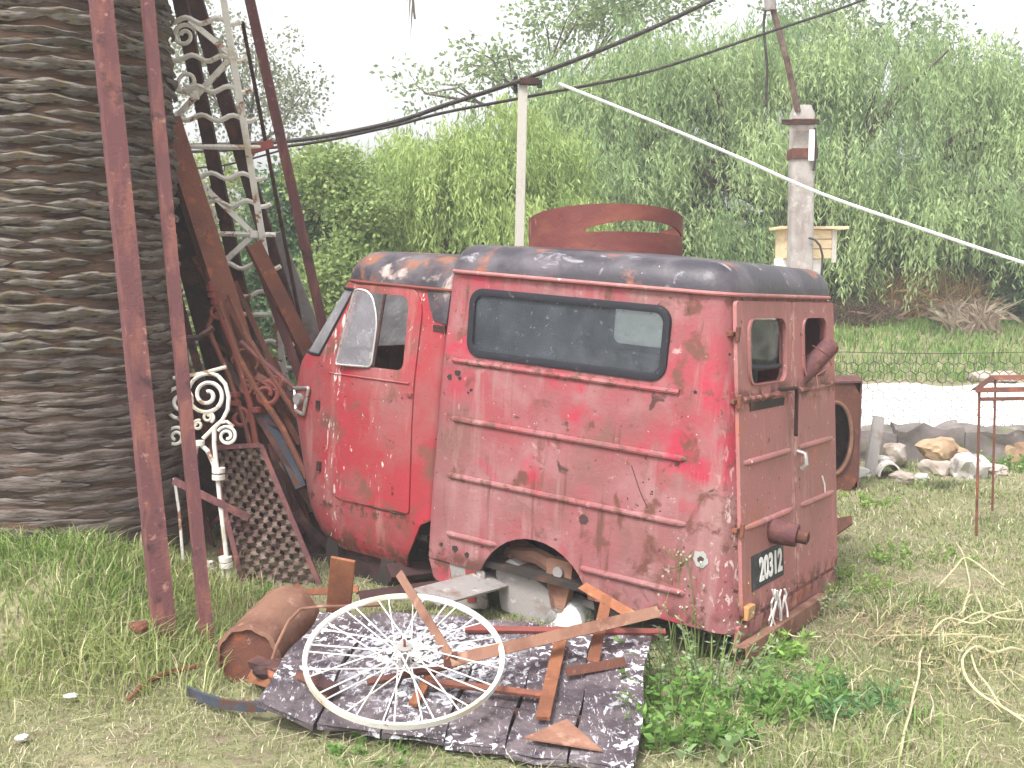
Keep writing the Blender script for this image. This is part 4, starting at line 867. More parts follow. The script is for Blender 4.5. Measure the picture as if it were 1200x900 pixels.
for cx_, cy_, s in ((220, 96, 1), (216, 42, -1), (243, 250, 1), (246, 300, -1), (214, 250, 1)):
    pspiral(cx_, cy_, 14, 4, 1.4, .5 * s, s, lt, .012).build('scroll', M['whiteiron'], lat, smooth=True)
for cx_, cy_ in ((273, 66), (228, 112), (298, 275)):
    p = lt(cx_, cy_); B().box(p, (.05, .04, .045)).build('collar', M['whiteiron'], lat, bevel=.01)
bar('iron_plate', 'short rusty plate fixed across the slender bar by the lattice', at(293, 176, 6.4), at(320, 168, 6.4), .05, .012, 'box', 'redrust', 'iron plate')

# white scroll gate standing in front
gd = lambda px, py: at(px, py, 5.55 + (695 - py) * .0006)
gate = thing('scroll_gate', 'small white wrought iron scroll gate piece beside the slim post', 'iron gate', gd(262, 697)); subof(gate, gate.location)
def gpath(pts, rad, nm='bar', mat='whiteiron'): return B().tube([gd(*p) for p in pts], rad, 7).build(nm, M[mat], gate, smooth=True)
pspiral(243, 463, 26, 4, 2.1, R(-60), -1, gd, .011, 50).build('scroll', M['whiteiron'], gate, smooth=True)
gpath([(256, 441), (264, 450), (268, 465), (267, 480), (261, 492), (250, 502), (238, 514)], .011, 'scroll')
pspiral(266, 511, 12, 3, 1.7, R(-150), 1, gd, .009, 30, None).build('scroll', M['whiteiron'], gate, smooth=True)
gpath([(250, 505), (256, 496), (266, 494), (274, 500)], .009, 'scroll')
pspiral(244, 489, 7, 2, 1.5, R(60), -1, gd, .008, 22).build('scroll', M['whiteiron'], gate, smooth=True); pspiral(232, 498, 6, 2, 1.4, R(-60), -1, gd, .008, 22).build('scroll', M['whiteiron'], gate, smooth=True)
pspiral(206, 512, 12, 3, 1.6, R(-40), -1, gd, .009, 30).build('scroll', M['whiteiron'], gate, smooth=True); pspiral(212, 470, 22, 4, 1.7, R(60), 1, gd, .010, 36).build('scroll', M['whiteiron'], gate, smooth=True)
gpath([(251, 500), (251, 520), (254, 550), (258, 590), (264, 640), (270, 697)], .012); gpath([(232, 518), (243, 528), (250, 543), (253, 555)], .012); gpath([(232, 518), (228, 540), (230, 600), (240, 660), (246, 700)], .010)
gpath([(262, 660), (261, 678), (258, 696)], .009); gpath([(204, 560), (210, 600), (214, 650), (216, 690)], .008)
for px_, py_ in ((256, 551), (256, 559), (264, 655), (265, 662), (234, 519), (242, 661), (243, 668)):
    p = gd(px_, py_); B().tube([p - Vector((0, 0, .012)), p + Vector((0, 0, .012))], .034 if px_ != 234 else .026, 12).build('collar', M['whiteiron'], gate, smooth=True)
gpath([(203, 443), (235, 438), (265, 430)], .010); gpath([(214, 396), (232, 396), (250, 384)], .016, 'strap', 'rustdark')
# red ironwork
rd = lambda px, py: at(px, py, 5.95 + (600 - py) * .0004)
rg = thing('red_ironwork', 'tangle of red rusty wrought iron scrolls and bars beside the van nose', 'ironwork', rd(335, 640)); subof(rg, rg.location)
def rpath(pts, rad, nm='bar', mat='redrust'): return B().tube([rd(*p) for p in pts], rad, 7).build(nm, M[mat], rg, smooth=True)
rpath([(246, 330), (252, 350), (258, 366), (275, 410), (292, 470), (300, 520)], .017); rpath([(268, 345), (290, 395), (318, 440), (350, 490)], .016, mat='rust'); rpath([(256, 352), (280, 420), (300, 455), (330, 500), (360, 560)], .018, mat='rust')
rpath([(248, 372), (244, 382), (250, 400), (268, 440), (285, 490), (300, 545)], .014, mat='rust'); rpath([(282, 400), (310, 425), (345, 455), (352, 470)], .015, mat='rustpurple')
pspiral(254, 365, 9, 3, 1.4, 0, 1, rd, .011).build('scroll', M['redrust'], rg, smooth=True); pspiral(312, 462, 17, 5, 1.5, R(200), 1, rd, .014, 34).build('scroll', M['redrust'], rg, smooth=True)
pspiral(290, 455, 11, 3, 1.4, R(40), -1, rd, .011).build('scroll', M['redrust'], rg, smooth=True); pspiral(290, 425, 18, 12, .6, R(180), 1, rd, .010).build('scroll', M['rust'], rg, smooth=True)
pspiral(281, 490, 12, 5, 1.0, R(250), 1, rd, .013).build('scroll', M['redrust'], rg, smooth=True); pspiral(322, 448, 9, 3, 1.2, R(100), -1, rd, .011).build('scroll', M['redrust'], rg, smooth=True)
for px_, py_ in ((248, 338), (250, 346), (253, 354), (300, 480), (275, 462), (276, 472)):
    p = rd(px_, py_); B().tube([p - Vector((0, 0, .012)), p + Vector((0, 0, .012))], .03, 10).build('collar', M['redrust'], rg, smooth=True)
rpath([(300, 520), (318, 580), (335, 640)], .014, mat='rustdark')
# interlaced steel panel in a frame
M['rustgrey'] = layered('dusty_rusted_steel', (.13, .085, .07), [((.22, .17, .13), 12, .5, .66, 5), ((.07, .035, .03), 8, .52, .68, 5)], .85, .4, 60)
pd = lambda px, py: at(px, py, 5.62 + (700 - py) * .0016)
pan = thing('steel_grating', 'rusty framed panel of interlaced wavy steel strips leaning near the van nose', 'grating', pd(330, 700)); subof(pan, pan.location)
TLp, TRp, BRp, BLp = (246, 526), (306, 522), (378, 694), (292, 712)
def pp2(u, v):
    x = (TLp[0] * (1 - u) + TRp[0] * u) * (1 - v) + (BLp[0] * (1 - u) + BRp[0] * u) * v; y = (TLp[1] * (1 - u) + TRp[1] * u) * (1 - v) + (BLp[1] * (1 - u) + BRp[1] * u) * v; return pd(x, y)
for a, b in (((0, 0), (1, 0)), ((1, 0), (1, 1)), ((1, 1), (0, 1)), ((0, 1), (0, 0))): B().beam(pp2(*a), pp2(*b), .026, .03, 'L', (0, -1, .4)).build('frame_bar', M['rustpurple'], pan)
nrm = (pp2(1, 0) - pp2(0, 0)).cross(pp2(0, 1) - pp2(0, 0)).normalized()
if nrm.y > 0: nrm = -nrm
for k in range(9):
    u = (k + .5) / 9; mb = B(); L = []
    for i in range(61):
        v = .02 + .96 * i / 60; ph = i / 60 * 2 * math.pi * 13 + (math.pi if k % 2 else 0)
        c_ = pp2(u + .030 * math.sin(ph), v) + nrm * (.014 * math.cos(ph)); e = pp2(u + .030 * math.sin(ph) + .047, v) - pp2(u + .030 * math.sin(ph) - .047, v)
        L.append([c_ - e * .5, c_ + e * .5 + nrm * .006, c_ + e * .5 - nrm * .003, c_ - e * .5 - nrm * .008])
    mb.loft(L).build('wavy_strip', M['rustgrey'], pan)
bar('flat_bar', 'short flat rusty bar lying across the slim post and grating', at(203, 563, 5.40), at(292, 607, 5.40), .036, .010, 'box', 'rustpurple', 'iron bar')
bar('angle_iron', 'thin rusty iron strut slanting behind the scroll gate', at(252, 690, 5.85), at(272, 590, 5.95), .035, .02, 'L', 'rust', 'iron bar'); 
bar('blue_pipe', 'blue grey painted steel channel stuck in the scrap by the van nose', at(352, 572, 5.95), at(312, 487, 6.05), .06, .05, 'U', 'blueiron', 'steel channel', face=(.3, -1, .5))
# dark sheets added to deepen the shade behind the scrap
def sheet(name, label, pts, d, th, mat, cat='shade sheet'):
    q = [at(x, y, dd) for (x, y), dd in zip(pts, d)]; n = (q[1] - q[0]).cross(q[2] - q[0]).normalized() * th; N = len(q)
    return tag(B().add(q + [p + n for p in q], [tuple(range(N)), tuple(range(2 * N - 1, N - 1, -1))] + [(i, i + N, (i + 1) % N + N, (i + 1) % N) for i in range(N)]).build(name, M[mat]), label, cat)
sheet('shade_sheet', 'dark rusty sheet added as shade behind the scroll gate', [(195, 720), (330, 690), (285, 440), (200, 440)], (6.1, 6.3, 6.55, 6.35), .01, 'rustdark')
sheet('shade_sheet', 'dark rusty sheet added as shade behind the grating and the van nose', [(300, 680), (400, 640), (355, 455), (290, 470)], (6.35, 6.75, 6.9, 6.5), .01, 'rustdark')
sheet('shade_sheet', 'dark rusty sheet added as shade low between the grating and the cab', [(335, 690), (420, 668), (395, 610), (345, 600)], (6.0, 5.95, 6.3, 6.3), .01, 'rustdark')
tag(B().add([Vector(p) for p in ((-1.15, 6.1, .05), (-.2, 5.75, .03), (.35, 6.2, .05), (-.55, 7.0, .08), (-1.15, 6.1, .06), (-.2, 5.75, .04), (.35, 6.2, .06), (-.55, 7.0, .09))], [(0, 1, 2, 3), (7, 6, 5, 4), (0, 4, 5, 1), (1, 5, 6, 2), (2, 6, 7, 3), (3, 7, 4, 0)]).build('shade_sheet', M['rustdark']), 'dark sheet added flat on the ground to deepen the shade under the cab', 'shade sheet')  # dark sheet added so the ground under the cab reads as shade
random.seed(8)
for i, (a, b, m_, lb) in enumerate((((330, 540), (372, 600), 'brownrust', 'bent tan rusty strip under the van nose corner'), ((345, 600), (392, 648), 'rustdark', 'dark bent strip low beside the grating edge'), ((300, 440), (352, 470), 'rustpurple', 'short rusty bar touching the van nose trim'), ((318, 520), (350, 640), 'rustdark', 'upright dark bar between grating and van nose'))):
    bar('scrap_strip', lb, at(*a, 6.0), at(*b, 6.05), .04, .02, 'box', m_, 'scrap metal')

RODL = iter(('dark rod running beside the bright channel beam down into the tangle', 'rusty rod slanting from the red scrolls to the van nose', 'purple brown bar right of the lattice foot', 'blackened bar low between trunk and scroll gate', 'rusty rod just above the van nose trim', 'purple bar crossing behind the lower lattice rungs', 'thin dark rod over the top corner of the grating', 'rusty rod behind the white scroll gate collars', 'dark bar between grating frame and cab',
    'thin purple rod close behind the slim post foot', 'purple bar running along the grating right edge', 'short dark rod crossing behind the big white scroll', 'broad rusty bar pressed against the cab nose', 'rusty rod rising to the right behind the gate legs', 'short dark rod below the van nose rising right', 'thin red rod through the red scrolls', 'short dark rod at the bottom right corner of the grating'))
rr5 = random.Random(31)
for (x0, y0), (x1, y1), dd, w_, m_ in (((214, 195), (332, 560), 6.25, .04, 'rustdark'), ((228, 300), (352, 520), 6.05, .035, 'rust'), ((300, 300), (362, 470), 6.4, .045, 'rustpurple'), ((204, 330), (268, 560), 5.9, .04, 'rustdark'),
      ((275, 330), (352, 500), 6.2, .03, 'rust'), ((232, 250), (300, 470), 6.35, .05, 'rustpurple'), ((262, 420), (345, 560), 5.95, .03, 'rustdark'), ((215, 450), (300, 640), 6.0, .03, 'rust'), ((300, 400), (366, 600), 6.15, .035, 'rustdark'),
      ((206, 480), (262, 690), 5.95, .025, 'rustpurple'), ((285, 470), (372, 640), 6.1, .04, 'rustpurple'), ((240, 470), (330, 500), 6.0, .022, 'rustdark'), ((318, 420), (372, 560), 6.3, .05, 'rust'), ((226, 640), (300, 560), 6.0, .025, 'rust'), ((330, 610), (385, 560), 6.2, .03, 'rustdark'), ((250, 400), (340, 470), 6.1, .02, 'redrust'), ((320, 640), (372, 690), 5.95, .03, 'rustdark')):
    o = B().beam(at(x0, y0, dd + .1), at(x1, y1, dd), w_, w_ * .6, rr5.choice(['L', 'box', 'box']), (rr5.uniform(-.5, .5), -1, .2)).build('iron_rod', M[m_]); tag(o, next(RODL), 'iron rod', 'rods in the scrap tangle')

# ================================================================== JUNK IN FRONT OF THE VAN
BZ = .10
q = [gp(300, 840, .045), gp(746, 899, .06), gp(763, 742, .17), gp(372, 712, .20)]
def bpt(u, v, h=0):
    p = (q[0] * (1 - u) + q[1] * u) * (1 - v) + (q[3] * (1 - u) + q[2] * u) * v; return p + Vector((0, 0, h))
def splatter():
    m, nt, bs = newmat('paint_splattered_board'); tc = nt.nodes.new('ShaderNodeTexCoord'); co = tc.outputs['Object']
    c = mixc(nt, noise_mask(nt, co, 5, .42, .62, 6, .65, .3, 1), (.048, .036, .044), (.125, .10, .108))
    c = mixc(nt, noise_mask(nt, co, 11, .56, .66, 6, .65, .4, 2), c, (.035, .025, .035))
    c = mixc(nt, noise_mask(nt, co, (70, 20, 40), .58, .62, 6, .72, .6, 3), c, (.46, .44, .48))
    c = mixc(nt, mul(nt, noise_mask(nt, co, 26, .56, .59, 4, .6, .5, 7), noise_mask(nt, co, 2.6, .46, .56, 2, .5, 0, 8)), c, (.72, .72, .78))
    sp = nt.nodes.new('ShaderNodeVectorMath'); sp.operation = 'DISTANCE'; cc = bpt(.40, .62) - bloc; sp.inputs[1].default_value = cc; nt.links.new(co, sp.inputs[0])
    mr = nt.nodes.new('ShaderNodeMapRange'); mr.inputs['From Min'].default_value = .42; mr.inputs['From Max'].default_value = .1; nt.links.new(sp.outputs['Value'], mr.inputs['Value'])
    c = mixc(nt, mul(nt, mr.outputs[0], noise_mask(nt, co, (38, 30, 30), .50, .54, 6, .65, .6, 5)), c, (.60, .62, .68))
    nt.links.new(c, bs.inputs['Base Color']); bs.inputs['Roughness'].default_value = .6
    b = nt.nodes.new('ShaderNodeBump'); b.inputs['Strength'].default_value = .8; b.inputs['Distance'].default_value = .012; nt.links.new(noise_mask(nt, co, 38, 0, 1, 5, .65, .5, 6), b.inputs['Height']); nt.links.new(b.outputs[0], bs.inputs['Normal']); return m
bloc = bpt(.5, .5); bloc.z = 0
bd = thing('board_panel', 'dark plank panel splattered with white paint lying in front of the van', 'wooden panel', bloc)
M['board'] = splatter(); random.seed(12)
edges = [0, .17, .35, .52, .68, .84, 1.0]
for k in range(6):
    u0, u1 = edges[k] + .003, edges[k + 1] - .003; dz = random.uniform(-.004, .006); L = []
    for i in range(13):
        v = i / 12; row_ = []
        for (uu, hh) in ((u0, 0), ((u0 + u1) / 2, .003), (u1, 0), (u1, -.022), ((u0 + u1) / 2, -.022), (u0, -.022)):
            wv = .022 * math.sin(v * 5 + k) * (1 if k == 0 else .35) + (.06 * (1 - v) ** 2 * (1 - uu / .17) if k == 0 else 0)
            row_.append(bpt(uu + .006 * math.sin(9 * v + k), v + .012 * math.sin(31 * uu) * (1 if i in (0, 12) else 0), hh + dz + wv))
        L.append(row_)
    B().loft(L).build('plank', M['board'], bd)
for v_, uu in ((.30, .35), (.74, .68)):
    B().beam(bpt(.02, v_, -.04), bpt(.98, v_, -.04), .06, .03).build('batten', M['rustdark'], bd)
for k in range(90):
    u_, v_ = .40 + random.gauss(0, .085), .62 + random.gauss(0, .13); p = bpt(u_, v_, .006); s = random.uniform(.006, .018)
    B().box(p, (s * 2, s * 1.5, .006), Matrix.Rotation(random.uniform(0, 3), 3, 'Z') @ Matrix.Rotation(random.uniform(-.3, .3), 3, 'X')).build('paint_flake', M['whitepaint'], bd)

# bicycle wheel
wc = at(474, 769, 3.93); depth_r = 118 / F * 3.93 * 1.03
wr = depth_r * 1.0
wn = Vector((.05, -math.sin(R(19.5)), math.cos(R(19.5)))).normalized(); wu = Vector((1, .03, 0)); wu = (wu - wn * wu.dot(wn)).normalized(); wv_ = wn.cross(wu)
wh_ = thing('bicycle_wheel', 'bare bicycle wheel with white rim and spokes lying on the board', 'bicycle wheel', wc - Vector((0, 0, wr * .33))); subof(wh_, wh_.location)
def wp(r_, a, h=0): return wc + (wu * math.cos(a) + wv_ * math.sin(a)) * r_ + wn * h
pr = [(wr, .011), (wr, -.011), (wr - .006, -.014), (wr - .016, -.008), (wr - .019, 0), (wr - .016, .008), (wr - .006, .014)]
L = [[wp(r_, 2 * math.pi * k / 72, h_) for r_, h_ in pr] for k in range(73)]
B().loft(L, False, False).build('rim', M['rim'], wh_, smooth=True)
hub = B().tube([wc - wn * .045, wc - wn * .04, wc - wn * .03, wc + wn * .03, wc + wn * .04, wc + wn * .045], [.028, .028, .014, .014, .028, .028], 12).build('hub', M['greymetal'], wh_, smooth=True)
B().tube([wc - wn * .075, wc + wn * .075], .005, 6).build('axle', M['rust'], wh_)
for k in range(32):
    a = 2 * math.pi * k / 32; s = 1 if k % 2 else -1; h_ = .036 * (1 if (k // 2) % 2 else -1)
    B().tube([wp(.025, a + s * 1.15, h_), wp(wr - .017, a + .04 * s, 0)], .0030, 5).build('spoke', M['spoke'], wh_)
# angle iron pieces on and beside the board
def pz(px, py, z): return gp(px, py, z)
fr1 = thing('scrap_ironwork', 'broken L shaped angle iron frame lying across the wheel and board', 'iron frame', pz(527, 775, .2)); 
B().beam(pz(527, 776, .215), pz(770, 718, .285), .045, .035, 'L', (-.1, -1, .6)).build('long_arm', M['brownrust'], fr1); B().beam(pz(530, 770, .235), pz(470, 673, .43), .034, .03, 'L', (-.6, -1, .5)).build('short_arm', M['brownrust'], fr1)
B().box(pz(528, 773, .222), (.05, .03, .05)).build('corner', M['rust'], fr1, bevel=.004)
fr2 = thing('scrap_ironwork', 'orange rusty frame of flat bars under the long angle iron', 'iron frame', pz(640, 838, .09))
for a, b, w_, m_ in ((((657, 750, .19)), (636, 842, .10), .05, 'orange'), ((500, 798, .14), (642, 815, .125), .03, 'rust'), ((507, 786, .145), (484, 826, .10), .035, 'orange'), ((430, 800, .13), (527, 780, .17), .03, 'rust')):
    B().beam(pz(*a), pz(*b), w_, .014, 'box', (0, -.3, 1)).build('frame_bar', M[m_], fr2, bevel=.002)
fr3 = thing('iron_trestle', 'small orange iron trestle propped under the van side behind the board', 'iron frame', pz(697, 778, .14))
for a, b, w_, m_ in (((683, 688, .30), (740, 722, .27), .045, 'orange'), ((711, 700, .30), (694, 778, .15), .045, 'orange')):
    B().beam(pz(*a), pz(*b), w_, .02, 'L', (.1, -1, .8)).build('frame_bar', M[m_], fr3)
tag(B().beam(pz(662, 788, .15), pz(732, 776, .16), .035, .02, 'L', (0, -1, .6)).build('angle_iron', M['rust']), 'short dark red angle iron lying on the right of the board', 'iron bar')
tag(B().beam(pz(545, 737, .19), pz(780, 741, .175), .03, .014, 'box', (0, -.4, 1)).build('flat_bar', M['redrust']), 'thin rusty bar lying along the far edge of the board', 'iron bar')
tri = [pz(614, 864, .085), pz(664, 842, .10), pz(706, 879, .075)]
tag(B().add(tri + [p - Vector((0, 0, .006)) for p in tri], [(0, 1, 2), (5, 4, 3), (0, 3, 4, 1), (1, 4, 5, 2), (2, 5, 3, 0)]).build('triangular_plate', M['brownrust']), 'tan rusty triangular plate on the near edge of the board', 'metal plate')
tag(B().beam(pz(396, 722, .14), pz(402, 655, .42), .105, .016, 'box', (0, -1, .45)).build('metal_plank', M['orange'], bevel=.002), 'bright orange rusty flat plate leaning under the van nose', 'metal plate')
tag(B().beam(pz(358, 694, .13), pz(420, 690, .15), .03, .012, 'box', (0, -1, .5)).build('flat_bar', M['orange']), 'thin orange bar behind the leaning orange plate', 'iron bar')
# odds and ends lying between the board and the van
tag(B().beam(pz(500, 700, .20), pz(590, 676, .16), .16, .012, 'box', (0, -.5, 1)).build('metal_plate', M['greymetal'], bevel=.003), 'dusty grey plate lying under the van sill behind the wheel', 'metal plate')
tag(B().beam(pz(420, 700, .12), pz(520, 686, .10), .05, .03, 'L', (0, -1, .6)).build('angle_iron', M['rustdark']), 'dark angle iron on the ground under the cab', 'iron bar')
tag(B().beam(pz(345, 690, .10), pz(362, 712, .12), .06, .03, 'L', (0, -1, .6)).build('iron_scrap', M['rust']), 'small folded rusty scrap between drum and grating', 'scrap metal')
tag(B().beam(pz(455, 672, .10), pz(560, 660, .10), .10, .04, 'box', (0, -.6, 1)).build('wooden_offcut', M['rustdark'], bevel=.004), 'dark wooden offcut in the shade behind the grey plate', 'timber')
# rusty curved drum shell and the tray beside it
dr = B(); c0 = gp(290, 772, .10); c1 = gp(340, 722, .12); ax_ = (c1 - c0); axn = ax_.normalized(); up_ = Vector((0, 0, 1)); up_ = (up_ - axn * up_.dot(axn)).normalized(); sd_ = axn.cross(up_)
L = []
for t in (0, .04, .5, .96, 1):
    c_ = c0 + ax_ * t; r_ = .165 - (.012 if t in (0, 1) else 0) + .01 * t
    L.append([c_ + (sd_ * math.cos(R(a)) + up_ * math.sin(R(a))) * (r_) * (1.0) for a in range(-25, 211, 10)] + [c_ + (sd_ * math.cos(R(a)) + up_ * math.sin(R(a))) * (r_ - .008) for a in range(205, -31, -10)])
dm = thing('rusty_drum', 'tan rusty drum lying on its side in the grass by the posts', 'drum', (c0.x, c0.y, 0))
Lr = [[c0 + ax_ * t + (sd_ * math.cos(2 * math.pi * k / 36) + up_ * math.sin(2 * math.pi * k / 36)) * (r_ + .004 * math.sin(k * 1.7 + t * 5)) for k in range(36)] for t, r_ in ((0, .118), (.02, .134), (.06, .131), (.35, .134), (.6, .137), (.93, .137), (.97, .142), (1, .134))]
B().loft(Lr, False, False).build('shell', M['brownrust'], dm, smooth=True)
Le = [[c0 + ax_ * t + (sd_ * math.cos(2 * math.pi * k / 36) + up_ * math.sin(2 * math.pi * k / 36)) * r_ for k in range(36)] for t, r_ in ((.012, .124), (.03, .12), (.03, .01))]
B().loft(Le, False, True).build('end_plate', M['rust'], dm, smooth=True)
Le = [[c0 + ax_ * t + (sd_ * math.cos(2 * math.pi * k / 36) + up_ * math.sin(2 * math.pi * k / 36)) * r_ for k in range(36)] for t, r_ in ((.99, .134), (.97, .12), (.97, .01))]
B().loft(Le, False, True).build('end_plate', M['rust'], dm, smooth=True)
ty = thing('scrap_tray', 'orange rusty open tray with dark scrap beside the drum shell', 'tray', gp(340, 790, 0))
A = [gp(296, 792, .06), gp(385, 826, .07), gp(425, 728, .12), gp(338, 712, .14)]
B().add(A + [p - Vector((0, 0, .012)) for p in A], [(0, 1, 2, 3), (7, 6, 5, 4), (0, 4, 5, 1), (1, 5, 6, 2), (2, 6, 7, 3), (3, 7, 4, 0)]).build('tray_floor', M['orange'], ty)
B().beam(A[0] + Vector((0, 0, .0)), A[1] + Vector((0, 0, .02)), .05, .03, 'L', (0, -1, .4)).build('tray_rim', M['orange'], ty); B().beam(A[0] + Vector((0, .02, .05)), A[1] + Vector((.02, .0, .055)), .05, .03, 'box', (0, -.3, 1)).build('rim_strip', M['rustdark'], ty)
B().beam(A[3], A[0], .05, .012, 'box', (-.5, -.3, .6)).build('tray_side', M['orange'], ty)
for k, (px_, py_, s, m_) in enumerate(((312, 786, .04, 'rustdark'), (330, 790, .045, 'rust'), (352, 786, .05, 'brownrust'), (342, 778, .04, 'stone'), (372, 800, .04, 'rustdark'), (322, 778, .03, 'rustdark'))):
    bm = bmesh.new(); bmesh.ops.create_icosphere(bm, subdivisions=2, radius=s)
    for v in bm.verts: v.co *= 1 + .35 * noise.noise(v.co * 40 + Vector((k, 0, 0)))
    me = bpy.data.meshes.new('scrap_lump'); p = gp(px_, py_, .10) - ty.location
    for v in bm.verts: v.co = Vector((v.co.x * 1.3, v.co.y, v.co.z * .7)) + p
    bm.to_mesh(me); bm.free(); me.materials.append(M[m_]); o = bpy.data.objects.new('scrap_lump', me); o.parent = ty; COL.objects.link(o)
tag(B().tube([gp(317, 778, .10), gp(325, 755, .17), gp(338, 728, .22), gp(352, 714, .24), gp(375, 711, .24), gp(420, 710, .24), gp(445, 709, .22)], .007, 7).build('bent_rod', M['brownrust'], smooth=True), 'thin bent rusty rod arching from the tray to the board', 'rod')
cs_ = B(); P_ = [gp(218, 810, .035), gp(238, 819, .045), gp(262, 826, .05), gp(290, 829, .05), gp(312, 829, .06)]; L = []
for p in P_: L.append([p + Vector((0, 0, .018)), p + Vector((0, .012, .02)), p + Vector((0, .012, -.016)), p + Vector((0, 0, -.018))])
tag(cs_.loft(L).build('curved_strip', M['blueiron']), 'grey curved metal strip running from the grass to the board corner', 'metal strip')
tag(B().tube([gnd(150, 826, .02), gnd(172, 806, .025), gnd(200, 796, .03), gnd(236, 788, .03)], [.008, .011, .011, .009], 7).build('rusty_rod', M['orange'], smooth=True), 'short bent rusty rod lying in the grass before the posts', 'rod')
def lump(name, px_, py_, size, mat, label, cat, z=0, seed=0, amp=.35, parent=None):
    bm = bmesh.new(); bmesh.ops.create_icosphere(bm, subdivisions=3, radius=1); sx, sy, sz = size
    for v in bm.verts:
        d = v.co.normalized(); k = 1 + amp * noise.noise(d * 1.4 + Vector((seed * 7.3, seed, 0))) + .12 * noise.noise(d * 4 + Vector((seed, 3, 1)))
        # flatten into facets
        f = max(abs(d.x), abs(d.y), abs(d.z)); v.co = d * k / (f ** .55); v.co = Vector((v.co.x * sx, v.co.y * sy, v.co.z * sz))
    me = bpy.data.meshes.new(name); bm.to_mesh(me); bm.free(); me.materials.append(M[mat]); shade_auto(me, 24)
    p = gp(px_, py_, 0); zz_ = float(gz(p.x, p.y)); p = gp(px_, py_, zz_); o = bpy.data.objects.new(name, me); COL.objects.link(o); o.location = (p.x, p.y + sy * .6, zz_ + sz * .55 + z); o.rotation_euler = (0, 0, seed * 1.3); return tag(o, label, cat, 'stones below the low wall' if cat == 'stone' else None)
lump('rusty_lump', 162, 748, (.035, .03, .022), 'rust', 'small rusty lump in the grass left of the wide post', 'scrap metal', .03, 3)
lump('paper_scrap', 82, 826, (.022, .015, .006), 'whitepaint', 'white paper scrap in the grass near the left edge', 'litter', .03, 5); lump('paper_scrap', 24, 874, (.022, .018, .008), 'whitepaint', 'small grey white scrap in the bottom left grass', 'litter', .02, 6)

# ================================================================== RING AND PIPES ON THE VAN
rad_ = .395; nb_ = at(717, 301, 5.42); rcen = nb_ + Vector((0, rad_, -.01)); ru, rv, rn = Vector((1, 0, 0)), Vector((0, 1, 0)), Vector((0, 0, 1))
ringo = thing('steel_ring', 'wide maroon rusty steel hoop with a torn slot standing on the van roof', 'steel ring', nb_)
mb = B(); NS = 96
def hcol(i):
    a = 2 * math.pi * i / NS - math.pi; near = .5 + .5 * math.cos(a)       # a = 0 faces the camera
    h = .10 + .165 * near ** .8; deg = math.degrees(a); t = (deg + 23) / 97; g_ = .055 * math.sin(math.pi * t) ** .7 if 0 < t < 1 else 0
    zl = min(h * .5, .142 - .0004 * deg if abs(deg) < 95 else h * .5); d_ = Vector((math.sin(a), -math.cos(a), 0)); zu = zl + max(.008, g_)
    return [rcen + d_ * rad_ + rn * z_ for z_ in (0, zl, zu, h)], g_
cols_ = [hcol(i) for i in range(NS)]
fs = []
for i in range(NS):
    k = (i + 1) % NS
    for j in range(3):
        if j == 1 and (cols_[i][1] > .008 and cols_[k][1] > .008): continue
        fs.append((i * 4 + j, k * 4 + j, k * 4 + j + 1, i * 4 + j + 1))
mb.add([p for c_, _ in cols_ for p in c_], fs); ho = mb.build('hoop', M['ringrust'], ringo, smooth=True)
sm_ = ho.modifiers.new('thickness', 'SOLIDIFY'); sm_.thickness = .008
p0 = rcen + (ru * .62 + rv * .78).normalized() * (rad_ + .035)
tag(B().tube([Vector((p0.x + .05, p0.y, p0.z - .22)), Vector((p0.x + .12, p0.y + .02, p0.z + .07))], .032, 12).build('rusty_pipe', M['rustdark'], smooth=True), 'short dark rusty pipe behind the right side of the hoop', 'pipe')
# pipe poking out of the right back window
pm = van_pt(.13, HW - .93, 1.005); pb = at(973, 405, (pm.y + .10)); pa = pm - (pb - pm).normalized() * .42
def hollow(a, b, r, th, mat, name, label, cat, n=20):
    a, b = Vector(a), Vector(b); d = (b - a).normalized(); x = d.orthogonal().normalized(); y = d.cross(x); L = []
    for p, rr_ in ((a, r - th), (a, r), (b, r), (b, r - th), (a, r - th)): L.append([p + (x * math.cos(2 * math.pi * k / n) + y * math.sin(2 * math.pi * k / n)) * rr_ for k in range(n)])
    return tag(B().loft(L, False, False).build(name, M[mat], smooth=True), label, cat)
hollow(pa, pb, .046, .006, 'rustpurple', 'rusty_pipe', 'rusty pipe poking out of the empty back door window', 'pipe')
tag(B().tube([van_pt(.08, HW - .86, 1.14), van_pt(.03, HW - .93, 1.10), van_pt(.02, HW - .98, 1.05), van_pt(.06, HW - .90, 1.0), van_pt(.03, HW - .85, .95), van_pt(.02, HW - 1.0, .955), van_pt(.03, HW - 1.16, 1.0)], .0025, 6).build('loose_string', M['brownrust'], smooth=True), 'loose string hanging in the empty back window', 'string')

# ================================================================== RIGHT SIDE OF THE YARD
# rusty cabinet behind the van
cb = thing('steel_cabinet', 'rusty steel cabinet with a round hole standing behind the van', 'cabinet', gp(985, 572, 0))
cl = gp(930, 578, 0); cr_ = gp(1004, 576, 0); ht = at(1004, 449, cr_.y).z
dep = Vector((.10, .42, 0)); fn = Vector((0, 0, ht))
front = B(); cdir = (cr_ - cl); Nn = 28
hole = [(.62 + .27 * math.cos(2 * math.pi * k / Nn), .50 + .33 * math.sin(2 * math.pi * k / Nn)) for k in range(Nn)]
outer_ = []
for k in range(Nn):
    c_, s_ = math.cos(2 * math.pi * k / Nn), math.sin(2 * math.pi * k / Nn); m_ = max(abs(c_), abs(s_)); outer_.append((.5 + .5 * c_ / m_, .5 + .5 * s_ / m_))
Pf = lambda uv, o=0: cl + cdir * uv[0] + fn * uv[1] + Vector((0, -o, 0))
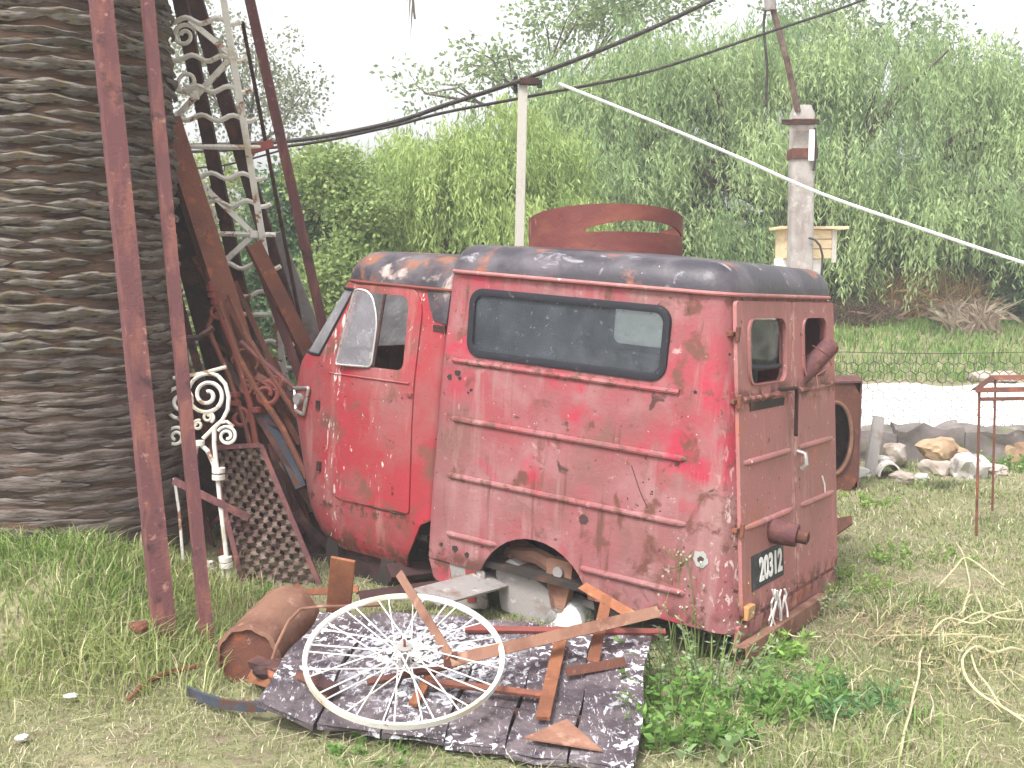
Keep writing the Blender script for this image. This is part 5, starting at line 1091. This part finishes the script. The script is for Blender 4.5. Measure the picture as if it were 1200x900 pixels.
front.loft([[Pf(p) for p in outer_], [Pf(p) for p in hole], [Pf(p, -.06) for p in hole]], False, False).build('front_panel', M['rust'], cb, smooth=True)
B().tube([Pf(p, .006) for p in hole] + [Pf(hole[0], .006)], .014, 7, False).build('hole_rim', M['brownrust'], cb, smooth=True)
def slab(a, b, c, d, th, mat, nm, par):
    n = (b - a).cross(d - a).normalized() * th; q_ = [a, b, c, d]; return B().add(q_ + [p + n for p in q_], [(0, 1, 2, 3), (7, 6, 5, 4), (0, 4, 5, 1), (1, 5, 6, 2), (2, 6, 7, 3), (3, 7, 4, 0)]).build(nm, M[mat], par)
e0 = Vector((.003, .003, 0))
slab(cr_ + e0, cr_ + dep, cr_ + dep + fn, cr_ + e0 + fn, .012, 'rustpurple', 'side_panel', cb); slab(cl - e0, cl + fn - e0, cl + dep + fn, cl + dep, .012, 'rustpurple', 'side_panel', cb)
slab(cl + fn + Vector((0, -.012, .003)), cr_ + fn + Vector((.012, -.012, .003)), cr_ + dep + fn + Vector((.012, 0, .003)), cl + dep + fn + Vector((0, 0, .003)), .014, 'rustpurple', 'top_panel', cb); slab(cl + dep, cr_ + dep, cr_ + dep + fn, cl + dep + fn, .01, 'rustdark', 'back_panel', cb)
# tilted rusty plate on the ground right of the van
pq = [gp(960, 640, .06), gp(999, 613, .10), gp(998, 604, .13), gp(955, 612, .16)]
tag(B().add(pq + [p - Vector((0, 0, .01)) for p in pq], [(0, 1, 2, 3), (7, 6, 5, 4), (0, 4, 5, 1), (1, 5, 6, 2), (2, 6, 7, 3), (3, 7, 4, 0)]).build('steel_plate', M['rust']), 'flat rusty steel plate lying behind the right back corner of the van', 'metal plate')
# leaning post and clay tile
p0 = gnd(1018, 558, -.03); tag(B().beam(p0, at(1030, 488, p0.y + .12), .085, .05, 'box', (0, -1, .2)).build('leaning_stake', M['greymetal'], bevel=.006), 'grey stake leaning in front of the low wall', 'stake')
tc_ = gnd(1040, 562, 0); L = []
for t in (0, 1):
    c_ = tc_ + Vector((.02 + .05 * t, .36 * t, .02)); L.append([c_ + Vector((.088 * math.cos(R(a)), 0, .11 * math.sin(R(a)))) for a in range(0, 181, 15)] + [c_ + Vector((.075 * math.cos(R(a)), 0, .097 * math.sin(R(a)))) for a in range(180, -1, -15)])
tag(B().loft(L).build('ridge_tile', M['whitestone'], smooth=True), 'pale half round tile lying open end forward by the stake', 'roof tile')
for i, (px_, py_, sz, m_, lb) in enumerate((
    (1052, 540, (.13, .09, .085), 'stone', 'grey round stone right behind the half round tile'), (1078, 541, (.12, .07, .05), 'orangestone', 'tilted flat tan stone left of the stacked pair'), (1104, 534, (.17, .10, .075), 'orangestone', 'long ochre stone on top of the stacked pair'),
    (1100, 556, (.14, .10, .07), 'stone', 'pale stone under the long ochre stone'), (1122, 540, (.10, .09, .07), 'orangestone', 'small ochre stone between the pair and the white rock'), (1140, 560, (.17, .12, .12), 'whitestone', 'jagged white rock in front of the low wall'),
    (1194, 542, (.16, .12, .12), 'orangestone', 'big ochre boulder by the table frame leg'), (1082, 563, (.06, .05, .03), 'whitestone', 'small white stone in front of the others'), (1060, 566, (.09, .07, .05), 'stone', 'low grey stone beside the tile mouth'), (1006, 560, (.10, .08, .05), 'whitestone', 'white stone at the foot of the stake'), (1165, 556, (.12, .09, .05), 'stone', 'flat brown stone between white rock and boulder'))):
    lump('stone', px_, py_, sz, m_, lb, 'stone', 0, i + 1, .3)
for i, (px_, py_) in enumerate(((1150, 452), (1176, 449))):
    p = at(px_, py_, 12.9); bm = bmesh.new(); bmesh.ops.create_icosphere(bm, subdivisions=2, radius=1)
    for v in bm.verts: v.co = Vector((v.co.x * .16, v.co.y * .12, v.co.z * .08)) * (1 + .3 * noise.noise(v.co * 1.5 + Vector((i * 5, 0, 0))))
    me = bpy.data.meshes.new('stone'); bm.to_mesh(me); bm.free(); me.materials.append(M['stone']); shade_auto(me, 25); o = bpy.data.objects.new('stone', me); COL.objects.link(o); o.location = (p.x, p.y, float(gz(p.x, p.y)) + .05); tag(o, ('left', 'right')[i] + ' one of two pale stones on the far edge of the gravel', 'stone', 'stones on the gravel edge')
# table frame
tf = thing('table_frame', 'rusty bare table frame with thin legs at the right edge', 'table frame', gnd(1157, 630))
a = gnd(1158, 628, -.02); tz = at(1150, 458, a.y).z; b = at(1192, 458, 7.35); c_ = b
tl_, tr_ = Vector((at(1142, 458, a.y).x, a.y, tz)), Vector((a.x + .85, a.y + .12, tz)); back = Vector((.42, .75, 0))
for p, q_ in ((tl_, tr_), (tl_ + back, tr_ + back), (tl_, tl_ + back), (tr_, tr_ + back)):
    B().beam(p, q_, .032, .03, 'L', (0, -1, .5)).build('top_rail', M['rust'], tf)
B().beam(tl_ + Vector((.03, -.01, -.05)), tr_ + Vector((0, -.01, -.05)), .022, .02, 'box', (0, -1, .2)).build('apron_rail', M['rust'], tf)
for p in (tl_ + Vector((.03, 0, 0)), tr_ + Vector((-.03, 0, 0)), tl_ + back + Vector((.03, 0, 0)), tr_ + back + Vector((-.03, 0, 0))):
    f_ = Vector((p.x + .02, p.y, 0)); f_.z = float(gz(f_.x, f_.y)) - .02; B().tube([f_, p], .008, 7).build('leg', M['rust'], tf, smooth=True)

# ------------------------------------------------------------------ poles and cables
pl0 = at(607, 300, 9.1); pl1 = at(613, 95, 9.1)
wp_ = thing('wooden_pole', 'slim white timber pole carrying cables behind the van', 'pole', (pl0.x - .02, 9.1, float(gz(pl0.x, 9.1))))
B().beam((pl0.x - .03, 9.1, -.05), pl1, .075, .075, 'box', (0, -1, 0)).build('shaft', M['whitewood'], wp_, bevel=.006)
B().box(pl1 + Vector((.05, -.03, -.01)), (.15, .09, .05)).build('bracket', M['rustdark'], wp_, bevel=.006); B().tube([pl1 + Vector((-.06, -.02, -.09)), pl1 + Vector((-.06, -.02, .03))], .018, 9).build('insulator', M['rubber'], wp_, smooth=True); B().tube([pl1 + Vector((.13, -.05, -.06)), pl1 + Vector((.13, -.05, .0))], .02, 9).build('insulator', M['rubber'], wp_, smooth=True)
cpx = at(940, 300, 11.2)
cp_ = thing('utility_pole', 'weathered concrete utility pole behind the van with a steel pipe strut', 'utility pole', (cpx.x, 11.2, .27))
tp1 = at(940, 124, 11.2); bb = Vector((cpx.x, 11.2, .2)); L = []
for t in (0, .25, .5, .75, .97, 1):
    p = bb.lerp(tp1, t); s = .118 - .012 * t - (.03 if t == 1 else 0); L.append([(p.x + x * s, p.y + y * s, p.z) for x, y in rr(-1, 1, -1, 1, .3, 3)])
B().loft(L).build('shaft', M['concrete'], cp_, smooth=True)
B().tube([at(935, 130, 11.1), at(922, 70, 11.05), at(903, 0, 11.0), at(898, -22, 11.0)], .03, 9).build('strut_pipe', M['rustgrey'], cp_, smooth=True); B().tube([at(903, 12, 11.0), at(902, -5, 11.0)], .055, 10).build('pipe_cap', M['greymetal'], cp_, smooth=True)
for py_ in (143, 181):
    p = at(940, py_, 11.2); B().box(p, (.25, .25, .035 if py_ == 143 else .10)).build('steel_band', M['rust'], cp_, bevel=.004)
B().box(at(938, 143, 11.02), (.36, .04, .045)).build('cross_arm', M['rustdark'], cp_, bevel=.004); B().box(at(951, 170, 11.05), (.055, .03, .30)).build('white_conduit', M['white'], cp_, bevel=.008)
B().tube([at(955, 150, 11.05), at(957, 180, 11.05), at(953, 200, 11.06)], .012, 6).build('pole_wire', M['cable'], cp_, smooth=True)
B().tube([at(948, 279, 11.06), at(955, 281, 11.02), at(961, 288, 11.0), at(964, 300, 11.0), at(963, 318, 11.0), at(960, 335, 11.0)], .011, 6).build('pole_wire', M['cable'], cp_, smooth=True)
mb_ = thing('meter_box', 'cream boarded meter box on a white stand behind the concrete pole', 'meter box', (at(950, 300, 11.6).x, 11.6, .27))
x0, x1 = at(920, 285, 11.5).x, at(981, 285, 11.5).x; z0, z1 = at(950, 303, 11.5).z, at(950, 269, 11.5).z; z1 += .0
B().box(((x0 + x1) / 2, 11.72, (z0 + z1) / 2), (x1 - x0, .40, z1 - z0)).build('box_core', M['cream'], mb_)
for k in range(3): B().box(((x0 + x1) / 2, 11.512, z0 + (z1 - z0) * (k + .5) / 3), (x1 - x0 - .01, .014, (z1 - z0) / 3 - .012)).build('board', M['cream'], mb_, bevel=.003)
B().box(((x0 + x1) / 2 + .02, 11.70, z1 + .018), (x1 - x0 + .16, .52, .03)).build('lid', M['cream'], mb_, bevel=.004); B().box((x1 - .03, 11.498, (z0 + z1) / 2 - .02), (.045, .016, z1 - z0 + .04)).build('corner_strip', M['whitewood'], mb_)
xs0, xs1 = at(914, 320, 11.6).x, at(963, 320, 11.6).x; B().box(((xs0 + xs1) / 2, 11.74, (z0 + .24) / 2), (xs1 - xs0, .3, z0 - .24)).build('stand', M['whitepaint'], mb_, bevel=.01)
def cable(label, pts, r, mat='cable', n=7, sag=0):
    P_ = [at(*p) for p in pts]; out = []
    for i in range(len(P_) - 1):
        p_1, p0_, p1_, p2_ = P_[max(0, i - 1)], P_[i], P_[i + 1], P_[min(len(P_) - 1, i + 2)]
        for k in range(6):
            t = k / 6; out.append(.5 * ((2 * p0_) + (p1_ - p_1) * t + (2 * p_1 - 5 * p0_ + 4 * p1_ - p2_) * t * t + (3 * p0_ - p_1 - 3 * p1_ + p2_) * t ** 3))
    out.append(P_[-1]); return tag(B().tube(out, r, n).build('cable', M[mat], smooth=True), label, 'cable', 'overhead cables')
cable('upper black cable rising from the white pole top to the sky', [(150, 172, 9.8), (330, 166, 9.5), (450, 146, 9.3), (525, 122, 9.2), (613, 93, 9.05), (720, 52, 9.4), (830, 2, 9.8), (905, -40, 10.2)], .019)
cable('lower black cable crossing below the pole top', [(150, 180, 9.9), (330, 172, 9.6), (450, 150, 9.4), (520, 132, 9.3), (625, 112, 9.2), (760, 84, 9.8), (900, 38, 10.6), (990, 8, 11.2), (1040, -12, 11.6)], .013)
cable('thick white cable sloping down to the right edge', [(655, 98, 9.0), (760, 140, 8.8), (860, 182, 8.6), (960, 226, 8.4), (1080, 268, 8.2), (1200, 308, 8.0), (1300, 338, 7.8)], .0125, 'whitecable')
cable('thin black wire dangling from the pipe strut', [(899, 5, 11.0), (895, 30, 11.0), (899, 80, 11.0), (897, 125, 11.0)], .013)
cable('thin black wire behind the lattice', [(190, 198, 9.9), (260, 194, 9.8), (330, 176, 9.6)], .009)

# ------------------------------------------------------------------ weeds
def weed(label, px_, py_, n, h, leaf, cols, seed, spread=.12, name='weed', group='weeds growing around the van', rosette=False, z=None):
    r = np.random.default_rng(seed); p = gp(px_, py_, 0); p.z = float(gz(p.x, p.y)); o = bpy.data.objects.new(name, None); COL.objects.link(o); o.location = p; tag(o, label, 'weed', group)
    sm = B(); P_ = []; D = []
    for i in range(n):
        a = r.uniform(0, 6.28); q_ = spread * math.sqrt(r.random()); b0 = Vector((q_ * math.cos(a), q_ * math.sin(a), -.01)); hh = h * r.uniform(.5, 1.1); e = b0 + Vector((math.cos(a) * hh * .45, math.sin(a) * hh * .45, hh)); m_ = b0.lerp(e, .5) + Vector((0, 0, .02))
        sm.tube([b0, m_, e], [.004, .003, .0015], 4)
        k = 14 if not rosette else 5
        for t in r.uniform(.15, 1, k): P_.append(b0.lerp(e, t)); d_ = r.normal(size=3); d_[2] = abs(d_[2]) * .5; D.append(d_)
    tag(sm.build('stem', M['stemgreen'], o), kind='stuff')
    N = len(P_); V = leafquads(np.array([tuple(q_) for q_ in P_]), np.array(D), r.uniform(.6, 1.3, N) * leaf[0], r.uniform(.6, 1.3, N) * leaf[1], r)
    t = r.random((N, 1)); c = (np.array(cols[0]) * (1 - t) + np.array(cols[1]) * t) * r.uniform(.75, 1.25, (N, 1)); soup('leaves', V, c, M['leaf'], o)['kind'] = 'stuff'; return o
M['stemgreen'] = layered('green_stem', (.14, .2, .06), [((.3, .26, .12), 8, .5, .7)], .8, 0)
WG = [(.10, .21, .05), (.20, .33, .09)]; SG = [(.17, .24, .13), (.33, .40, .24)]
for i, (px_, py_, n, h, lf, cl_, sp, lb) in enumerate((
    (790, 860, 26, .16, (.075, .020), WG, .16, 'bright green leafy weed at the right edge of the board'), (835, 800, 30, .20, (.05, .012), SG, .17, 'grey green bushy weed below the van rear corner'),
    (770, 815, 22, .16, (.065, .017), WG, .12, 'green weed tucked against the board side under the van'), (870, 850, 22, .12, (.075, .021), WG, .16, 'low green weed in front of the rear bumper'), (925, 815, 24, .15, (.10, .012), WG, .17, 'feathery thistle weed right of the rear bumper'),
    (985, 825, 24, .11, (.10, .012), [(.09, .19, .07), (.17, .29, .13)], .20, 'low spreading thistle in the right lawn'), (900, 770, 20, .17, (.10, .014), [(.13, .26, .05), (.24, .38, .09)], .12, 'lime green grassy weed at the bumper end'),
    (950, 715, 26, .17, (.04, .012), SG, .16, 'small leaved pale weed beside the valance'), (1000, 690, 26, .13, (.045, .014), [(.18, .28, .06), (.30, .40, .12)], .22, 'yellow green weed patch right of the back doors'), (1075, 660, 24, .10, (.05, .015), [(.16, .27, .06), (.28, .38, .12)], .28, 'low yellow green weed patch in the middle lawn'),
    (810, 885, 9, .12, (.12, .034), [(.20, .30, .14), (.30, .40, .2)], .14, 'broad leaved dock weed at the bottom'), (440, 885, 16, .06, (.05, .016), WG, .14, 'small green weed under the near edge of the board'), (535, 665, 12, .10, (.05, .014), WG, .10, 'sparse weed under the van sill'),
    (300, 700, 14, .12, (.07, .009), WG, .10, 'green tuft at the foot of the scroll gate'), (1010, 590, 22, .11, (.05, .014), [(.2, .3, .07), (.3, .4, .12)], .22, 'pale weed patch before the cabinet'), (1150, 548, 20, .16, (.06, .02), WG, .3, 'weed growing on the low wall'), (1172, 545, 20, .2, (.07, .02), WG, .3, 'weed by the low wall behind the table frame'))):
    weed(lb, px_, py_, int(n * (1.5 if i < 5 else 1.1)), h * (1.05 if i < 4 else .7), (lf[0] * .55, lf[1] * .5), [tuple(q * 1.25 for q in z_) for z_ in cl_], 60 + i, sp * (1.25 if i < 5 else 1), rosette=(i in (10,)))
# tall flowering weed with tiny white heads at the rear corner
r = random.Random(77); p = gp(800, 772, 0); fw_ = bpy.data.objects.new('flowering_weed', None); COL.objects.link(fw_); fw_.location = p; tag(fw_, 'tall thin weed with tiny white flower heads against the van rear corner', 'weed')
sm = B(); FV = []; FC = []
for i in range(26):
    b0 = Vector((r.uniform(-.06, .2), r.uniform(-.05, .08), 0)); h = r.uniform(.16, .46); e = b0 + Vector((r.uniform(-.06, .08), r.uniform(-.05, .02), h)); sm.tube([b0, b0.lerp(e, .5) + Vector((.01, 0, 0)), e], [.003, .0024, .0015], 4)
    for k in range(7):
        c_ = e + Vector((r.gauss(0, .035), r.gauss(0, .03), r.gauss(-.01, .035))); sm.tube([e - Vector((0, 0, .04)), c_], [.0012, .001], 3)
        for j in range(3):
            d_ = Vector((r.gauss(0, 1), r.gauss(0, 1), r.gauss(0, 1))).normalized() * .0065; s_ = d_.orthogonal().normalized() * .0065; FV.append([tuple(c_ - d_), tuple(c_ + s_), tuple(c_ + d_), tuple(c_ - s_)]); FC.append((.62, .60, .50) if r.random() < .7 else (.40, .38, .18))
tag(sm.build('stem', M['stemgreen'], fw_), kind='stuff'); soup('flower_heads', FV, FC, M['leaf'], fw_)['kind'] = 'stuff'
# long dry vine stems tangled on the right lawn
def vine(label, pts, r_, name='dry_vine'):
    P_ = [gp(a_, b_, 0) for a_, b_, c_ in pts]
    for p_, (a_, b_, c_) in zip(P_, pts): p_.z = float(gz(p_.x, p_.y)) + c_
    out = []
    for i in range(len(P_) - 1):
        a0, a1, a2, a3 = P_[max(0, i - 1)], P_[i], P_[i + 1], P_[min(len(P_) - 1, i + 2)]
        for k in range(5):
            t = k / 5; out.append(.5 * ((2 * a1) + (a2 - a0) * t + (2 * a0 - 5 * a1 + 4 * a2 - a3) * t * t + (3 * a1 - a0 - 3 * a2 + a3) * t ** 3))
    out.append(P_[-1]); return tag(B().tube(out, r_, 5).build(name, M['vine'], smooth=True), label, 'dry vine', 'dry vine stems on the right lawn')
M['vine'] = layered('dry_straw_vine', (.50, .45, .28), [((.36, .30, .18), 14, .5, .66)], .9, .3, 60)
def wander(pts, k, seed):
    rd_ = random.Random(seed); return [(x + rd_.uniform(-k, k), y + rd_.uniform(-k * .6, k * .6), max(.015, z + rd_.uniform(-.015, .02))) for x, y, z in pts]
for i, (lb, pts, r_) in enumerate((
    ('long dry vine running down to the bottom edge', [(1082, 768, .04), (1078, 785, .06), (1076, 805, .05), (1071, 830, .05), (1068, 850, .04), (1060, 872, .04), (1055, 900, .03)], .0048),
    ('dry vine looping from the right edge back into the lawn', [(1205, 772, .03), (1185, 778, .05), (1165, 782, .06), (1140, 786, .08), (1127, 797, .07), (1132, 815, .06), (1150, 830, .05), (1175, 846, .05), (1205, 858, .04)], .0055),
    ('second dry vine strand inside the loop', [(1135, 790, .06), (1144, 806, .07), (1156, 822, .06), (1178, 838, .05), (1205, 846, .04)], .004),
    ('dry vine arching across the lawn under the wall', [(1100, 695, .04), (1114, 684, .08), (1130, 678, .10), (1150, 684, .09), (1175, 694, .04)], .0042),
    ('dry vine curling up toward the weeds', [(1130, 720, .04), (1136, 705, .07), (1134, 688, .09), (1126, 668, .08), (1118, 645, .05)], .004),
    ('dry vine tangled at the centre of the heap', [(1090, 760, .04), (1110, 748, .08), (1140, 752, .08), (1165, 738, .07), (1190, 730, .05)], .0042),
    ('thin dry vine beside the rear bumper', [(870, 718, .09), (892, 738, .10), (912, 746, .07), (930, 754, .05), (960, 762, .03)], .0038),
    ('dry vine zigzag lying left of the loop', [(1100, 775, .04), (1116, 768, .06), (1126, 782, .06), (1142, 770, .06), (1160, 764, .05)], .0036),
    ('dry vine running from the heap to the right edge', [(1120, 742, .05), (1145, 736, .08), (1170, 744, .07), (1205, 738, .04)], .0042),
    ('short dry vine hooked over the top of the heap', [(1128, 735, .06), (1132, 722, .09), (1142, 716, .09), (1150, 728, .06)], .0036),
    ('dry vine stretched low toward the thistles', [(1150, 756, .05), (1120, 762, .05), (1090, 755, .04), (1060, 762, .04), (1035, 756, .03)], .0036))):
    vine(lb, wander(pts, 2.5, 300 + i), r_)
r = random.Random(91); V = []; C = []
for i in range(900):
    cx_, cy_ = (r.gauss(1120, 60), r.gauss(750, 38)) if i < 620 else (r.gauss(1010, 50), r.gauss(735, 34)); p_ = gp(cx_, cy_, 0); z_ = float(gz(p_.x, p_.y)) + r.uniform(.005, .06); a_ = r.uniform(0, 6.28); l_ = r.uniform(.04, .16); d_ = Vector((math.cos(a_) * l_, math.sin(a_) * l_, r.gauss(0, .02))); s_ = Vector((-math.sin(a_), math.cos(a_), .4)) * r.uniform(.0009, .0020); q_ = Vector((p_.x, p_.y, z_)); m_ = q_ + d_ * .5 + Vector((0, 0, r.uniform(0, .03)))
    V += [[tuple(q_ - s_), tuple(q_ + s_), tuple(m_ + s_), tuple(m_ - s_)], [tuple(m_ - s_), tuple(m_ + s_), tuple(q_ + d_ + s_), tuple(q_ + d_ - s_)]]; c_ = Vector((.56, .48, .28) if i < 620 else (.34, .25, .18)) * r.uniform(.6, 1.2); C += [tuple(c_)] * 2
tag(soup('hay_litter', V, C, M['grass']), 'loose pale hay and dry stalks heaped on the right lawn', 'hay', kind='stuff')
# volume added to imitate lens glare: far foliage fades towards the white sky
hz = B().box((0, 25, 2.9), (124, 134, 8.2)).build('veil', None, loc=(0, 0, 0))
mh = bpy.data.materials.new('glare_veil'); mh.use_nodes = True; nh = mh.node_tree; nh.nodes.clear()
vh = nh.nodes.new('ShaderNodeVolumePrincipled'); vh.inputs['Color'].default_value = (.93, .93, .95, 1); vh.inputs['Density'].default_value = .0052
oh = nh.nodes.new('ShaderNodeOutputMaterial'); nh.links.new(vh.outputs[0], oh.inputs['Volume']); hz.data.materials.append(mh); tag(hz, 'thin pale haze volume added in place of lens glare', 'veil', kind='stuff')
for o in bpy.data.objects:
    for k in ('worldkids', 'wl'):
        if k in o: del o[k]
